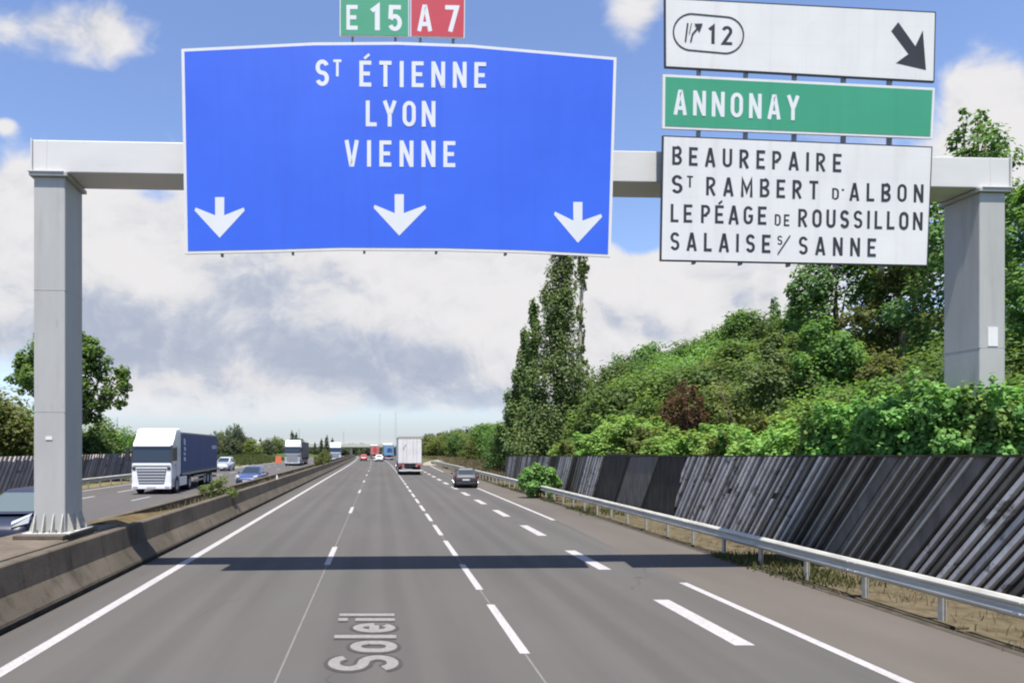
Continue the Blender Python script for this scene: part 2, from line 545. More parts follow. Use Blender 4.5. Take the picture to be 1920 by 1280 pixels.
def plate_joints(m, px_, pz_, dark):
    """faint joints between the extruded planks the plate is made of, and rain-washed dirt"""
    t = NT(m.node_tree)
    b = m.node_tree.nodes['Principled BSDF']
    col = b.inputs['Base Color'].links[0].from_socket
    c = t.n('ShaderNodeTexCoord').outputs['Object']
    s = t.n('ShaderNodeSeparateXYZ')
    t.put(s.inputs[0], c)
    f = None
    for o, per in ((0, px_), (2, pz_)):
        fr = t.m('ABSOLUTE', t.m('SUBTRACT', t.m('FRACT', t.m('ADD', t.m('DIVIDE', s.outputs[o], per), .5)), .5))
        l = t.smooth(fr, .0, .010 / per, 1, 0)
        f = l if f is None else t.m('MAXIMUM', f, l)
    col = t.mix(t.m('MULTIPLY', f, .10), col, (*dark, 1))
    st = t.smooth(t.noise(t.vm('MULTIPLY', c, (3.0, 1, .16)), 1.3, 6, .6), .48, .78)
    col = t.mix(t.m('MULTIPLY', st, .16), col, (*dark, 1))
    m.node_tree.links.new(col, b.inputs['Base Color'])


plate_joints(M['white_plate'], 1.27, .47, (.30, .29, .27))
plate_joints(M['blue_plate'], 1.5, .47, (.02, .06, .40))
plate_joints(M['green_plate'], 1.27, .43, (.02, .14, .08))


def island_tint(m, amount):
    """each board weathered a little differently"""
    t = NT(m.node_tree)
    b = m.node_tree.nodes['Principled BSDF']
    col = b.inputs['Base Color'].links[0].from_socket
    g = t.n('ShaderNodeNewGeometry').outputs['Random Per Island']
    hs = t.n('ShaderNodeHueSaturation')
    t.put(hs.inputs['Color'], col)
    t.put(hs.inputs['Value'], t.m('ADD', t.m('MULTIPLY', g, amount * 2), 1 - amount))
    m.node_tree.links.new(hs.outputs[0], b.inputs['Base Color'])


for k_ in ('timber_dark', 'timber_mid', 'timber_grey', 'timber_line', 'timber_left', 'timber_left_pale'):
    island_tint(M[k_], .26)
M['grille_back'] = mat('grille_back', (.085, .088, .10), .5)

# ================================================================== the setting: terrain
def smooth01(t):
    t = min(1.0, max(0.0, t))
    return t * t * (3 - 2 * t)


def interp(x, xs, ys):
    return float(np.interp(x, xs, ys))


def terrain(x, y):
    """height of the land beside the motorway"""
    xr = x - road_x(y)
    base = road_z(y) - 0.06
    if xr > 11.2:
        x0 = interp(y, [-60, 60, 110, 200, 400], [14.2, 14.5, 17, 22, 26])
        hm = interp(y, [-60, 10, 40, 90, 150, 260, 600], [7, 8, 13, 16, 9, 8, 8])
        base += hm * smooth01((xr - x0) / 46.0)
        base += .35 * smooth01((xr - 13.2) / 1.5)
    elif xr < -21:
        base += interp(y, [0, 70, 110, 400], [.2, .5, .9, 1.5]) * smooth01((-21 - xr) / 10.0)
    return base


def axis(vals):
    out = []
    for a, b, s in vals:
        n = max(1, int(round((b - a) / s)))
        out += [a + (b - a) * i / n for i in range(n)]
    out.append(vals[-1][1])
    return out


gx = axis([(-3000, -400, 400), (-400, -80, 40), (-80, -24, 8), (-24, 10, 4), (10, 80, 2.5), (80, 400, 40), (400, 3000, 400)])
gy = axis([(-300, -40, 40), (-40, 200, 5), (200, 480, 20), (480, 1200, 120), (1200, 6000, 800)])
mb = MB()
vs = []
for y in gy:
    for x in gx:
        yy_ = min(y, 480)
        vs.append((x + road_x(yy_), y, terrain(x + road_x(yy_), yy_) - (0.06 if -22 < x < 11 else 0)))
n = len(gx)
fs = [(j * n + i, j * n + i + 1, (j + 1) * n + i + 1, (j + 1) * n + i) for j in range(len(gy) - 1) for i in range(n - 1)]
mb.add(vs, fs)
ground = mb.build('ground', M['ground'], smooth=True, recalc=False)
tag(ground, kind='structure')

YS = axis([(-12, 60, 4), (60, 130, 5), (130, 480, 10)])


def strip(mb, x0, x1, dz, y0=-12, y1=480, mi=0, ys=None):
    """flat ribbon that follows the motorway"""
    ys = ys or sorted(set([y0, y1] + [y for y in YS if y0 < y < y1]))
    fx0 = x0 if callable(x0) else (lambda y: x0)
    fx1 = x1 if callable(x1) else (lambda y: x1)
    vs = []
    for y in ys:
        c = road_x(y)
        z = road_z(y) + dz
        vs += [(fx0(y) + c, y, z), (fx1(y) + c, y, z)]
    fs = [(2 * i, 2 * i + 1, 2 * i + 3, 2 * i + 2) for i in range(len(ys) - 1)]
    mb.add(vs, fs, mi)


def sheet(name, x0, x1, dz, m, y0=-12, y1=480, parent=None, kind='structure'):
    mb = MB()
    strip(mb, x0, x1, dz, y0, y1)
    o = mb.build(name, m, parent, recalc=False)
    if parent is None:
        tag(o, kind=kind)
    return o


def edge_x(y):
    """right-hand edge line of the exit lane"""
    return interp(y, [0, 15, 27, 48, 66, 94, 112], [6.72, 6.72, 7.18, 7.2, 7.5, 8.05, 8.7])


road = sheet('road', -6.02, lambda y: edge_x(y) + .14, 0.0, M['asphalt'])
shoulder = sheet('hard_shoulder', lambda y: edge_x(y) + .14, lambda y: max(9.32, edge_x(y) + .3), 0.0, M['asphalt_old'], -12, 112)
verge_r = sheet('verge', lambda y: max(9.15, edge_x(y) + .3) if y <= 112 else edge_x(112) + .3, lambda y: interp(y, [0, 60, 112, 480], [12.6, 12.8, 18, 20]), -.012, M['dry_strip'])
opp = sheet('opposite_road', -21.2, -8.35, 0.0, M['asphalt_far'])
sheet('verge', -26.5, -21.2, .01, M['verge'])
# slip road leaving on the right beyond the noise wall
mb = MB()
sv = [(8.6, 108), (9.6, 122), (12.5, 140), (18, 165), (26, 200)]
vs = []
for x, y in sv:
    vs += [(x + road_x(y) - 1.2, y, road_z(y) + .03 + (y - 108) * .004), (x + road_x(y) + 4.2, y, road_z(y) + .03 + (y - 108) * .004)]
mb.add(vs, [(2 * i, 2 * i + 1, 2 * i + 3, 2 * i + 2) for i in range(len(sv) - 1)])
tag(mb.build('slip_road', M['gravel'], recalc=False), kind='structure')
# gravel lay-by on the far side of the opposite carriageway
mb = MB()
strip(mb, lambda y: interp(y, [62, 80, 110], [-22, -27, -24]), -20.9, .022, 62, 112)
tag(mb.build('gravel_path', M['gravel'], recalc=False), kind='structure')
# soil in the median
mb = MB()
for k in range(len(YS) - 1):
    pass
sy = [16.4, 18, 20, 22, 26, 32, 40, 60, 100, 160, 240, 330, 470]
sz = [1.10, 1.06, 1.0, .86, .72, .66, .64, .62, .6, .6, .6, .6, .6]
vs = []
for y, z in zip(sy, sz):
    c = road_x(y)
    zz = road_z(y) + z
    vs += [(-6.62 + c, y, zz - .12), (-7.0 + c, y, zz), (-7.62 + c, y, zz - .06)]
mb.add(vs, [q for i in range(len(sy) - 1) for q in ((3 * i, 3 * i + 1, 3 * i + 4, 3 * i + 3), (3 * i + 1, 3 * i + 2, 3 * i + 5, 3 * i + 4))])
tag(mb.build('median_soil', M['soil'], smooth=True), kind='structure')

# ------------------------------------------------------------------ painted markings (parts of the road)
PZ = .005
mb = MB(); strip(mb, -5.15, -4.94, PZ, -12, 420)
mb.build('edge_line', M['paint'], road, recalc=False)
for a, b in ((-12, 14.4), (26.7, 65.7), (78.7, 111)):
    mb = MB(); strip(mb, lambda y: edge_x(y) - .09, lambda y: edge_x(y) + .09, PZ + .002, a, b)
    mb.build('edge_line', M['paint'], road, recalc=False)


def dashes(name, X, w, start, length, period, end, parent, curve=None):
    mb = MB()
    y = start
    while y < end:
        strip(mb, X - w / 2, X + w / 2, PZ, y, y + length)
        y += period
    return mb.build(name, M['paint'], parent, recalc=False)


dashes('lane_line', -1.33, .15, 16.6 - 26, 3.0, 13.0, 330, road)
dashes('lane_line', 2.12, .15, 9.46 - 8.48, 2.95, 4.24, 330, road)
dashes('exit_lane_line', 5.54, .31, 9.85 - 12.2, 2.95, 6.1, 112, road)
mb = MB(); strip(mb, -1.345, -1.315, PZ - .002, -12, 60)  # thin strip for a map overlay line, not a joint in the asphalt
mb.build('overlay_line', M['paint_thin'], road, recalc=False)
mb = MB(); strip(mb, 2.105, 2.135, PZ - .002, -12, 40)  # second overlay line, along the middle dashes
mb.build('overlay_line', M['paint_thin'], road, recalc=False)
dashes('lane_line', -13.9, .15, 10.5, 3, 13, 300, opp)
dashes('lane_line', -17.4, .2, 4.3, 3, 6.5, 300, opp)
for X in (-9.6, -20.3):
    mb = MB(); strip(mb, X - .1, X + .1, PZ, -12, 420)
    mb.build('edge_line', M['paint'], opp, recalc=False)

# ------------------------------------------------------------------ stroke lettering (condensed highway capitals)
def arc(cx, cy, rx, ry, a0, a1, n=14):
    return [(cx + rx * math.cos(R(a0 + (a1 - a0) * i / n)), cy + ry * math.sin(R(a0 + (a1 - a0) * i / n))) for i in range(n + 1)]


S = .165           # stroke width / cap height
h_ = S / 2


def O_(w, z0=0.0, z1=1.0):
    cx = w / 2
    rx = w / 2 - h_
    ry = min(rx * 1.12, (z1 - z0) / 2 - h_)
    top = z1 - h_ - ry
    bot = z0 + h_ + ry
    return arc(cx, top, rx, ry, 0, 180, 16) + arc(cx, bot, rx, ry, 180, 360, 16) + [(cx + rx, top)]


def S_(w, z0=0.0, z1=1.0):
    cx = w / 2
    rx = w / 2 - h_
    H = z1 - z0
    ry = (H - S) / 4
    c1 = z1 - h_ - ry
    c0 = z0 + h_ + ry
    return arc(cx, c1, rx, ry, 20, 180, 14) + arc(cx, c1, rx, ry, 180, 250, 6)[1:] + arc(cx, c0, rx, ry, 70, 0, 6) + arc(cx, c0, rx, ry, 0, -160, 14)[1:]


def E_(w=.52, acc=False):
    g = [[(w, 1 - h_), (h_, 1 - h_), (h_, h_), (w, h_)], [(S, .5), (w - .06, .5)]]
    if acc:
        g.append(('thin', [(w * .36, 1.07), (w * .74, 1.24)]))
    return (w, g)


GL = {
    'A': lambda: (.62, [[(.075, 0), (.282, .925), (.338, .925), (.545, 0)], [(.17, .27), (.45, .27)]]),
    'B': lambda: (.56, [[(h_, .5), (h_, 1 - h_), (.30, 1 - h_)] + arc(.30, .75, .56 - h_ - .30, .25 - h_ / 2, 80, -80) + [(S, .5)], [(h_, .5), (h_, h_), (.30, h_)] + arc(.30, .27, .56 - h_ - .28, .27 - h_, -80, 80)[0:] + [(.30, .5)]]),
    'D': lambda: (.57, [[(h_, h_), (h_, 1 - h_), (.24, 1 - h_)] + arc(.24, 1 - h_ - .26, .57 - h_ - .24, .26, 85, 0) + arc(.24, h_ + .26, .57 - h_ - .24, .26, 0, -85) + [(.24, h_), (S, h_)]]),
    'E': lambda: E_(),
    'É': lambda: E_(acc=True),
    'G': lambda: (.58, [arc(.29, 1 - h_ - .235, .29 - h_, .235, 25, 180) + arc(.29, h_ + .235, .29 - h_, .235, 180, 360) + [(.58 - h_, .46), (.30, .46)]]),
    'I': lambda: (S, [[(h_, 0), (h_, 1)]]),
    'L': lambda: (.48, [[(h_, 1), (h_, h_), (.48, h_)]]),
    'M': lambda: (.70, [[(h_, 0), (h_, .93), (.35, .30), (.70 - h_, .93), (.70 - h_, 0)]]),
    'N': lambda: (.60, [[(h_, 0), (h_, 1)], [(h_ + .02, .93), (.60 - h_ - .02, .07)], [(.60 - h_, 0), (.60 - h_, 1)]]),
    'O': lambda: (.58, [O_(.58)]),
    'P': lambda: (.55, [[(h_, 0), (h_, 1 - h_), (.30, 1 - h_)] + arc(.29, .71, .55 - h_ - .29, .29 - h_, 80, -80) + [(.29, .42), (S, .42)]]),
    'R': lambda: (.58, [[(h_, 0), (h_, 1 - h_), (.30, 1 - h_)] + arc(.29, .72, .55 - h_ - .29, .28 - h_, 80, -80) + [(.29, .44), (S, .44)], [(.27, .42), (.50, 0)]]),
    'S': lambda: (.55, [S_(.55)]),
    'T': lambda: (.54, [[(0, 1 - h_), (.54, 1 - h_)], [(.27, 1 - S), (.27, 0)]]),
    'U': lambda: (.57, [[(h_, 1), (h_, .30)] + arc(.285, .285, .285 - h_, .285 - h_, 180, 360) + [(.57 - h_, 1)]]),
    'V': lambda: (.60, [[(.075, 1), (.272, .075), (.328, .075), (.525, 1)]]),
    'Y': lambda: (.60, [[(.07, 1), (.30, .46), (.30, 0)], [(.53, 1), (.335, .52)]]),
    '1': lambda: (.30, [[(.03, .76), (.22, .93), (.22, 0)]]),
    '2': lambda: (.54, [arc(.27, 1 - h_ - .2, .27 - h_, .2, 165, -30) + [(h_ + .01, h_), (.54, h_)]]),
    '5': lambda: (.54, [[(.50, 1 - h_), (.125, 1 - h_), (.10, .46)], arc(.27, .325, .27 - h_, .325 - h_, 150, -155, 22)]),
    '7': lambda: (.52, [[(.0, 1 - h_), (.435, 1 - h_), (.19, 0)]]),
    "'": lambda: (.14, [[(.07, .98), (.05, .80)]]),
}


def stroke_faces(pl, sw):
    """mitred ribbon along a polyline; returns verts (2-D) and quads"""
    n = len(pl)
    q = [pl[0]]
    for a in pl[1:]:
        if math.hypot(a[0] - q[-1][0], a[1] - q[-1][1]) > 1e-4:
            q.append(a)
    pl = q
    n = len(pl)
    vs = []
    for i in range(n):
        d0 = d1 = None
        if i > 0:
            d0 = Vector((pl[i][0] - pl[i - 1][0], pl[i][1] - pl[i - 1][1])).normalized()
        if i < n - 1:
            d1 = Vector((pl[i + 1][0] - pl[i][0], pl[i + 1][1] - pl[i][1])).normalized()
        if d0 is None:
            nrm, k = Vector((-d1.y, d1.x)), 1
        elif d1 is None:
            nrm, k = Vector((-d0.y, d0.x)), 1
        else:
            t = (d0 + d1)
            t = d1 if t.length < 1e-3 else t.normalized()
            nrm = Vector((-t.y, t.x))
            k = 1.0 / max(.42, abs(nrm.dot(Vector((-d1.y, d1.x)))))
        vs += [(pl[i][0] + nrm.x * sw / 2 * k, pl[i][1] + nrm.y * sw / 2 * k), (pl[i][0] - nrm.x * sw / 2 * k, pl[i][1] - nrm.y * sw / 2 * k)]
    return vs, [(2 * i, 2 * i + 1, 2 * i + 3, 2 * i + 2) for i in range(n - 1)]


def write(mb, text, to3, p0, p1, cap, sw=1.0, off=.0062, fat=1.0, kw=1.0):
    """lay TEXT from p0 to p1 (baseline ends, plane coordinates), cap height CAP; to3(s, h, off) -> 3-D"""
    gl = [GL[c]() for c in text]
    gl = [(a * (kw if a > .2 else 1), [(st if st[0] == 'thin' else [(x * (kw if a > .2 else 1), z) for x, z in st]) for st in g]) for a, g in gl]
    L = math.hypot(p1[0] - p0[0], p1[1] - p0[1])
    wsum = sum(g[0] for g in gl) * cap
    gap = (L - wsum) / (len(gl) - 1) if len(gl) > 1 else 0
    kx = 1.0
    if len(gl) == 1:
        kx = L / wsum
    elif gap < .09 * cap:
        kx = (L - .13 * cap * (len(gl) - 1)) / wsum
        gap = .13 * cap
    dx, dz = (p1[0] - p0[0]) / L, (p1[1] - p0[1]) / L
    a = 0.0
    k = 0
    for wd, strokes in gl:
        for st in strokes:
            vs, fs = stroke_faces(st[1], S * .62) if st[0] == 'thin' else stroke_faces(st, S * sw)
            v3 = []
            for (x, z) in vs:
                t = a + x * cap * kx
                v3.append(to3(p0[0] + dx * t, p0[1] + dz * t + z * cap, off + .0012 * (k % 5)))
            mb.add(v3, fs)
            k += 1
        a += wd * cap * kx + gap


# road lettering: the word Soleil, read from the left-hand lane
LG = {
    'S': (.60, [S_(.60)]),
    'o': (.52, [O_(.52, 0, .72)]),
    'l': (S, [[(h_, 0), (h_, 1.0)]]),
    'e': (.52, [[(S * .8, .36), (.52 - h_ - .06, .36)], arc(.26, .36, .26 - h_, .36 - h_, 0, 320, 26)]),
    'i': (S, [[(h_, 0), (h_, .70)], [(h_, .83), (h_, 1.0)]]),
}
def road_word(mb, sw, z):
    L0, L1 = 8.72, 11.72
    gl = [LG[c] for c in 'Soleil']
    base0, cap = .27, .98
    gap = .13
    tot = sum(g[0] for g in gl) + gap * 5
    ky = (L1 - L0) / tot
    a = 0.0
    k = 0
    for wd, strokes in gl:
        for st in strokes:
            vs, fs = stroke_faces(st, S)
            if sw > 1:
                vs, fs = stroke_faces([st[0]] + list(st[1:]), S * sw)
            v3 = [(base0 - zc * cap, L0 + (a + x) * ky, z + .0006 * (k % 4)) for (x, zc) in vs]
            mb.add(v3, fs)
            k += 1
        a += wd + gap
mb = MB(); road_word(mb, 1.75, .006)
mb.build('lettering_outline', M['paint_dark'], road, recalc=False)
mb = MB(); road_word(mb, 1.0, .010)
mb.build('lettering', M['paint_grey'], road, recalc=False)

# ------------------------------------------------------------------ concrete barriers in the median
def barrier(name, X, side, y0, y1, label, foot=True):
    """profile swept along the motorway; side=+1: traffic face towards +x"""
    root = empty(name, (X, y0, 0))
    tag(root, label, 'crash barrier')
    def sweep(prof, m, nm, smooth=False):
        mb = MB()
        ys = sorted(set([y0, y1] + [y for y in YS if y0 < y < y1]))
        rings = [[(px_ * side + road_x(y), y - y0, pz_ + road_z(y)) for px_, pz_ in prof] for y in ys]
        mb.loft(rings)
        mb.build(nm, m, root)
    sweep([(-.04, .0), (-.04, .105), (-.55, .105), (-.55, 0)], M['concrete_foot'], 'foot')
    sweep([(.0, .105), (-.015, .16), (-.235, .50), (-.30, .985), (-.325, 1.01), (-.535, 1.01), (-.56, .985), (-.56, .105)], M['concrete'], 'barrier_body')
    return root


barrier('concrete_barrier', -6.02, 1, 5, 460, 'stained concrete crash barrier along the left edge of the main carriageway')
barrier('concrete_barrier', -8.16, -1, 16.6, 460, 'second concrete crash barrier beyond the median, facing the oncoming traffic')
b0 = bpy.data.objects['concrete_barrier.001']

# ------------------------------------------------------------------ the gantry frame
GA = math.atan2(.85, 20.95)
GX, GY = -7.05, 13.9
ca, sa = math.cos(GA), math.sin(GA)


def g_at(px, py, v=0.0):
    """photo pixel on the vertical plane v metres behind the gantry's front -> world"""
    kx = (px - VPX) / FPX
    ox, oy = GX - sa * v, GY + ca * v
    t = (oy - ox * math.tan(GA)) / (1 - kx * math.tan(GA))
    return Vector((kx * t, t, CAM_H - (py - VPY) / FPX * t))


def g_u(p):
    return (p.x - GX) * ca + (p.y - GY) * sa


gantry = empty('sign_gantry', (GX, GY, 0), GA)
tag(gantry, 'grey steel portal gantry spanning the motorway and carrying the signs', 'gantry')
PD = .9
ul0, ul1 = g_u(g_at(63, 600)), g_u(g_at(122, 600))
ur0, ur1 = g_u(g_at(1837, 600)), g_u(g_at(1885, 600))
zb0, zb1 = 8.87, 9.56
PLZ = 1.15
# left post
for (a, b, zbase) in ((ul0, ul1, PLZ), (ur0, ur1, .05)):
    mb = MB()
    mb.box(a, b, 0, PD, zbase + .03, zb0 - .10)
    post = mb.build('post', M['steel'], gantry, bevel=.022, seg=2)
    for zz in (zbase + 2.6, zbase + 5.2):
        mb = MB(); mb.box(a - .003, b + .003, -.003, PD + .003, zz, zz + .014)
        mb.build('weld_seam', M['steel'], post)
    mb = MB(); mb.box(a - .07, b + .07, -.07, PD + .07, zb0 - .10, zb0 - .02)
    mb.build('flange', M['steel'], post, bevel=.006, seg=1)
    mb = MB(); mb.box(a - .17, b + .17, -.17, PD + .17, zbase, zbase + .035)
    mb.build('base_plate', M['steel'], post, bevel=.006, seg=1)
    w_ = b - a

    def gusset(poly, fn, t0, t1):
        mb = MB()
        mb.prism(poly, fn, t0, t1)
        mb.build('gusset', M['galv'], post)
    zk, zt_ = zbase + .036, zbase + .42
    for i in range(4):
        x = a + w_ * (.06 + .293 * i)
        gusset([(-.15, zk), (-.001, zk), (-.001, zt_), (-.025, zt_)], lambda q, t: (t, q[0], q[1]), x - .012, x + .012)
        gusset([(PD + .15, zk), (PD + .001, zk), (PD + .001, zt_), (PD + .025, zt_)], lambda q, t: (t, q[0], q[1]), x - .012, x + .012)
    for i in range(3):
        y = PD * (.12 + .38 * i)
        gusset([(b + .15, zk), (b + .001, zk), (b + .001, zt_), (b + .025, zt_)], lambda q, t: (q[0], t, q[1]), y - .012, y + .012)
        gusset([(a - .15, zk), (a - .001, zk), (a - .001, zt_), (a - .025, zt_)], lambda q, t: (q[0], t, q[1]), y - .012, y + .012)
    for i in range(4):
        for yy0 in (-.12, PD + .12):
            mb = MB()
            x = a + w_ * (.2 + .2 * i)
            mb.cyl((x, yy0, zbase + .03), (x, yy0, zbase + .10), .022, 8)
            mb.build('bolt', M['bolt'], post)
# little plates screwed to the posts
mb = MB(); c = g_u(g_at(92, 821)); z = g_at(92, 821).z
mb.box(c - .07, c + .07, -.012, 0, z - .035, z + .035)
mb.build('number_plate', M['white_plate'], gantry)
mb = MB(); c = g_u(g_at(1861, 631)); z = g_at(1861, 631).z
mb.box(c - .115, c + .115, -.012, 0, z - .215, z + .215)
mb.build('number_plate', M['white_plate'], gantry)
# beam, in three bolted lengths with slight joints
mb = MB()
mb.box(ul0 - .02, ur1 + .10, .0, PD, zb0, zb1)
beam = mb.build('beam', M['steel_beam'], gantry, bevel=.02, seg=2)
for u in (ul0 + .27, ur1 - .35):
    mb = MB(); mb.box(u - .008, u + .008, -.006, PD + .006, zb0 - .004, zb1 + .004)
    mb.build('joint_strip', M['steel_beam'], beam)
for u in (ul0 - .05, ur1 + .102):
    mb = MB(); mb.box(u, u + .028, -.03, PD + .03, zb0 - .02, zb1 + .02)
    mb.build('end_cap', M['steel_beam'], beam)
for u0_, u1_ in ((ul0 - .09, ul1), (ur0, ur1 + .13)):
    mb = MB(); mb.box(u0_, u1_, -.09, PD + .09, zb0 - .018, zb0 - .001)
    mb.build('joint_plate', M['steel_beam'], beam)

# plinth under the left post
mb = MB()
y0, y1 = 6.0, 16.45
mb.prism([(-6.585, .0), (-6.585, 1.03), (-6.66, 1.06), (-8.16, 1.06), (-8.20, 1.03), (-8.20, 0)], lambda q, t: (q[0], t, q[1]), y0, y1)
pl = mb.build('plinth_body', M['concrete_top'], None, bevel=.012)
root = empty('concrete_plinth', (0, 0, 0))
tag(root, 'weathered concrete plinth in the median under the left gantry post', 'plinth')
pl.parent = root
mb = MB()
mb.box(-7.68, -6.62, 13.62, 15.3, 1.062, PLZ - .002)
mb.build('pad', M['concrete_top'], root, bevel=.01)

# ------------------------------------------------------------------ direction signs
TILT = R(1.5)


class Plane:
    """a sign's own frame: s along the gantry, h up the plate, off towards the viewer"""
    def __init__(self, px, py, v):
        self.O = g_at(px, py, v)
        U = Vector((ca, sa, 0))
        Fh = Vector((sa, -ca, 0))
        Zv = Vector((0, 0, 1))
        self.U = U
        self.N = Zv * math.cos(TILT) + Fh * math.sin(TILT)
        self.F = Fh * math.cos(TILT) - Zv * math.sin(TILT)

    def at(self, px, py):
        d = Vector(((px - VPX) / FPX, 1, -(py - VPY) / FPX))
        C = Vector((0, 0, CAM_H))
        t = (self.O - C).dot(self.F) / d.dot(self.F)
        q = C + d * t - self.O
        return (q.dot(self.U), q.dot(self.N))

    def root(self, name):
        o = empty(name)
        B = -self.F
        o.matrix_world = Matrix(((self.U.x, B.x, self.N.x, self.O.x), (self.U.y, B.y, self.N.y, self.O.y), (self.U.z, B.z, self.N.z, self.O.z), (0, 0, 0, 1)))
        return o


def to3(s, h, off):
    return (s, -off, h)


def inset(poly, d):
    """shrink a convex polygon given clockwise from the top left"""
    n = len(poly)
    out = []
    for i in range(n):
        p0, p1, p2 = Vector(poly[i - 1]), Vector(poly[i]), Vector(poly[(i + 1) % n])
        a = (p1 - p0).normalized()
        b = (p2 - p1).normalized()
        na, nb = Vector((a.y, -a.x)), Vector((b.y, -b.x))
        k = (na + nb)
        k = k / max(.2, k.dot(na))
        out.append(tuple(p1 + k * d))
    return out


def sign(name, label, P, outline, border_px, panel_m, border_m, cat='road sign'):
    r = P.root(name)
    tag(r, label, cat)
    pts = [P.at(*q) for q in outline]
    mb = MB()
    mb.prism(pts, lambda q, t: (q[0], t, q[1]), 0.0, .045)
    mb.build('border', border_m, r)
    mb = MB()
    ins = inset(pts, border_px * P.at(100, 100)[0] * 0 + border_px)
    mb.prism(ins, lambda q, t: (q[0], t, q[1]), -.005, -.0002)
    mb.build('panel', panel_m, r)
    return r


def lettering(r, P, segs, m, name='lettering', kw=1.0, sw=1.0):
    mb = MB()
    for text, x0, b0_, x1, b1_, cap_px in segs:
        a, b = P.at(x0, b0_), P.at(x1, b1_)
        c = P.at(x0, b0_ - cap_px)
        write(mb, text, to3, a, b, math.hypot(c[0] - a[0], c[1] - a[1]), sw=sw, kw=kw)
    return mb.build(name, m, r, recalc=False)


def shape(r, P, name, polys, m, off=.008):
    mb = MB()
    for i, pl_ in enumerate(polys):
        mb.prism([P.at(*q) for q in pl_], lambda q, t: (q[0], t, q[1]), -off - .001 * i, -.004)
    return mb.build(name, m, r)


def rails(r, P, pxs, y_top, y_bot, proud=.0):
    """aluminium posts behind the plate, their feet just showing below it"""
    for x, t_, b_ in zip(pxs, y_top, y_bot):
        s0, h0 = P.at(x, t_)
        s1, h1 = P.at(x, b_)
        mb = MB()
        mb.box(s0 - .024, s0 + .024, .047, .15, h1, h0)
        mb.build('support_rail', M['bolt'], r)


PB = Plane(748, 474, -.32)
blue = sign('direction_sign', 'big blue sign reading ST ETIENNE, LYON, VIENNE above three white lane arrows', PB,
            [(340, 92), (588, 80), (745, 79), (882, 84), (1156, 108), (1145, 482), (985, 474), (830, 470), (640, 469), (500, 473), (347, 476)], .062, M['blue_plate'], M['white_plate'], 'direction sign')
lettering(blue, PB, [
    ('S', 592, 162, 616.6, 162, 50), ('T', 625, 144, 640, 144, 32), ('ÉTIENNE', 674, 163, 911, 166, 49),
    ('LYON', 686, 237.5, 816, 238.5, 48.5), ('VIENNE', 646.5, 312.5, 853.5, 314, 49.5)], M['letter_white'], kw=.88, sw=.92)
for (cx, ys_, tip, bx0, by0, bx1, by1, jn) in ((412, 370, 446, 366, 391, 458, 391, 404), (748.5, 364.5, 442, 701.5, 386, 798, 386.5, 400), (1083.3, 379, 455.5, 1039.5, 398.5, 1127.7, 403, 414)):
    shape(blue, PB, 'lane_arrow', [[(cx - 8.6, ys_), (cx + 8.6, ys_), (cx + 8.4, jn), (bx1 - 1, by1 - 1.5), (bx1 + 1, by1 + 4), (cx, tip), (bx0 - 1, by0 + 4), (bx0 + 1, by0 - 1.5), (cx - 8.4, jn)]], M['letter_white'])
rails(blue, PB, [413, 547.6, 683.3, 820, 951.7, 1085], [100] * 6, [479, 475.5, 472.5, 473.5, 476.5, 483])

PE = Plane(703, 68, -.32)
e15 = sign('route_plate', 'small green plate reading E 15 above the blue sign', PE, [(637, -4), (767, -4), (767, 69), (637, 67)], .018, M['green_plate'], M['white_plate'], 'route sign')
for sg in [('E', 649.5, 56.5, 670.5, 56.7, 46.5), ('1', 695, 57.5, 712, 57.5, 47.5), ('5', 727, 59, 753.5, 59.5, 49)]:
    lettering(e15, PE, [sg], M['letter_white'], 'letter')
rails(e15, PE, [661, 742], [20, 20], [79, 78])
PA7 = Plane(820, 71, -.32)
a7 = sign('route_plate', 'small red plate reading A 7 above the blue sign', PA7, [(769.5, -4), (872, -4), (871, 71.5), (769.5, 69)], .018, M['red_plate'], M['white_plate'], 'route sign')
for sg in [('A', 782.5, 59.2, 810, 59.5, 49.5), ('7', 834.5, 60, 860.5, 60.5, 49.5)]:
    lettering(a7, PA7, [sg], M['letter_white'], 'letter')
rails(a7, PA7, [789, 851], [20, 20], [79, 81])

PX = Plane(1497, 495, -.32)
ex = sign('exit_sign', 'white exit sign with junction number 12 in an oval and a black slanting arrow', PX, [(1246, -4), (1755, 22.5), (1752, 154.6), (1246.5, 127)], .03, M['white_plate'], M['letter_black'], 'direction sign')


def c3(x, y):
    return (1220 + .29167 * x, .29167 * y)


shape(ex, PX, 'exit_arrow', [[c3(1590, 145), c3(1700, 300), c3(1748, 198), c3(1768, 452), c3(1575, 408), c3(1655, 350), c3(1545, 203)]], M['letter_black'])
mb = MB()
ov = [(1290 + 36.2 * 0, 0)]
left_c, right_c, rad = c3(262, 209), c3(478, 229), 34.2
ov = [(left_c[0] + rad * math.cos(R(t)), left_c[1] - rad * math.sin(R(t))) for t in range(92, 270, 12)] + [(right_c[0] + rad * math.cos(R(t)), right_c[1] - rad * math.sin(R(t))) for t in range(-88, 92, 12)]
ovp = [PX.at(*q) for q in ov]
vs, fs = stroke_faces(ovp + [ovp[0]], .033)
mb.add([to3(a, b, .010) for a, b in vs], fs)
for k, (ln, w__) in enumerate((([(237, 152), (222, 272)], .038), ([(262, 152), (246, 222)], .018), ([(256, 272), (268, 222), (306, 178)], .036))):
    vs, fs = stroke_faces([PX.at(*c3(*q)) for q in ln], w__)
    mb.add([to3(a, b, .011 + .001 * k) for a, b in vs], fs)
mb.add([to3(*PX.at(*c3(*q)), .014) for q in ((278, 156), (333, 155), (312, 210))], [(0, 1, 2)])
mb.build('junction_symbol', M['letter_black'], ex, recalc=False)
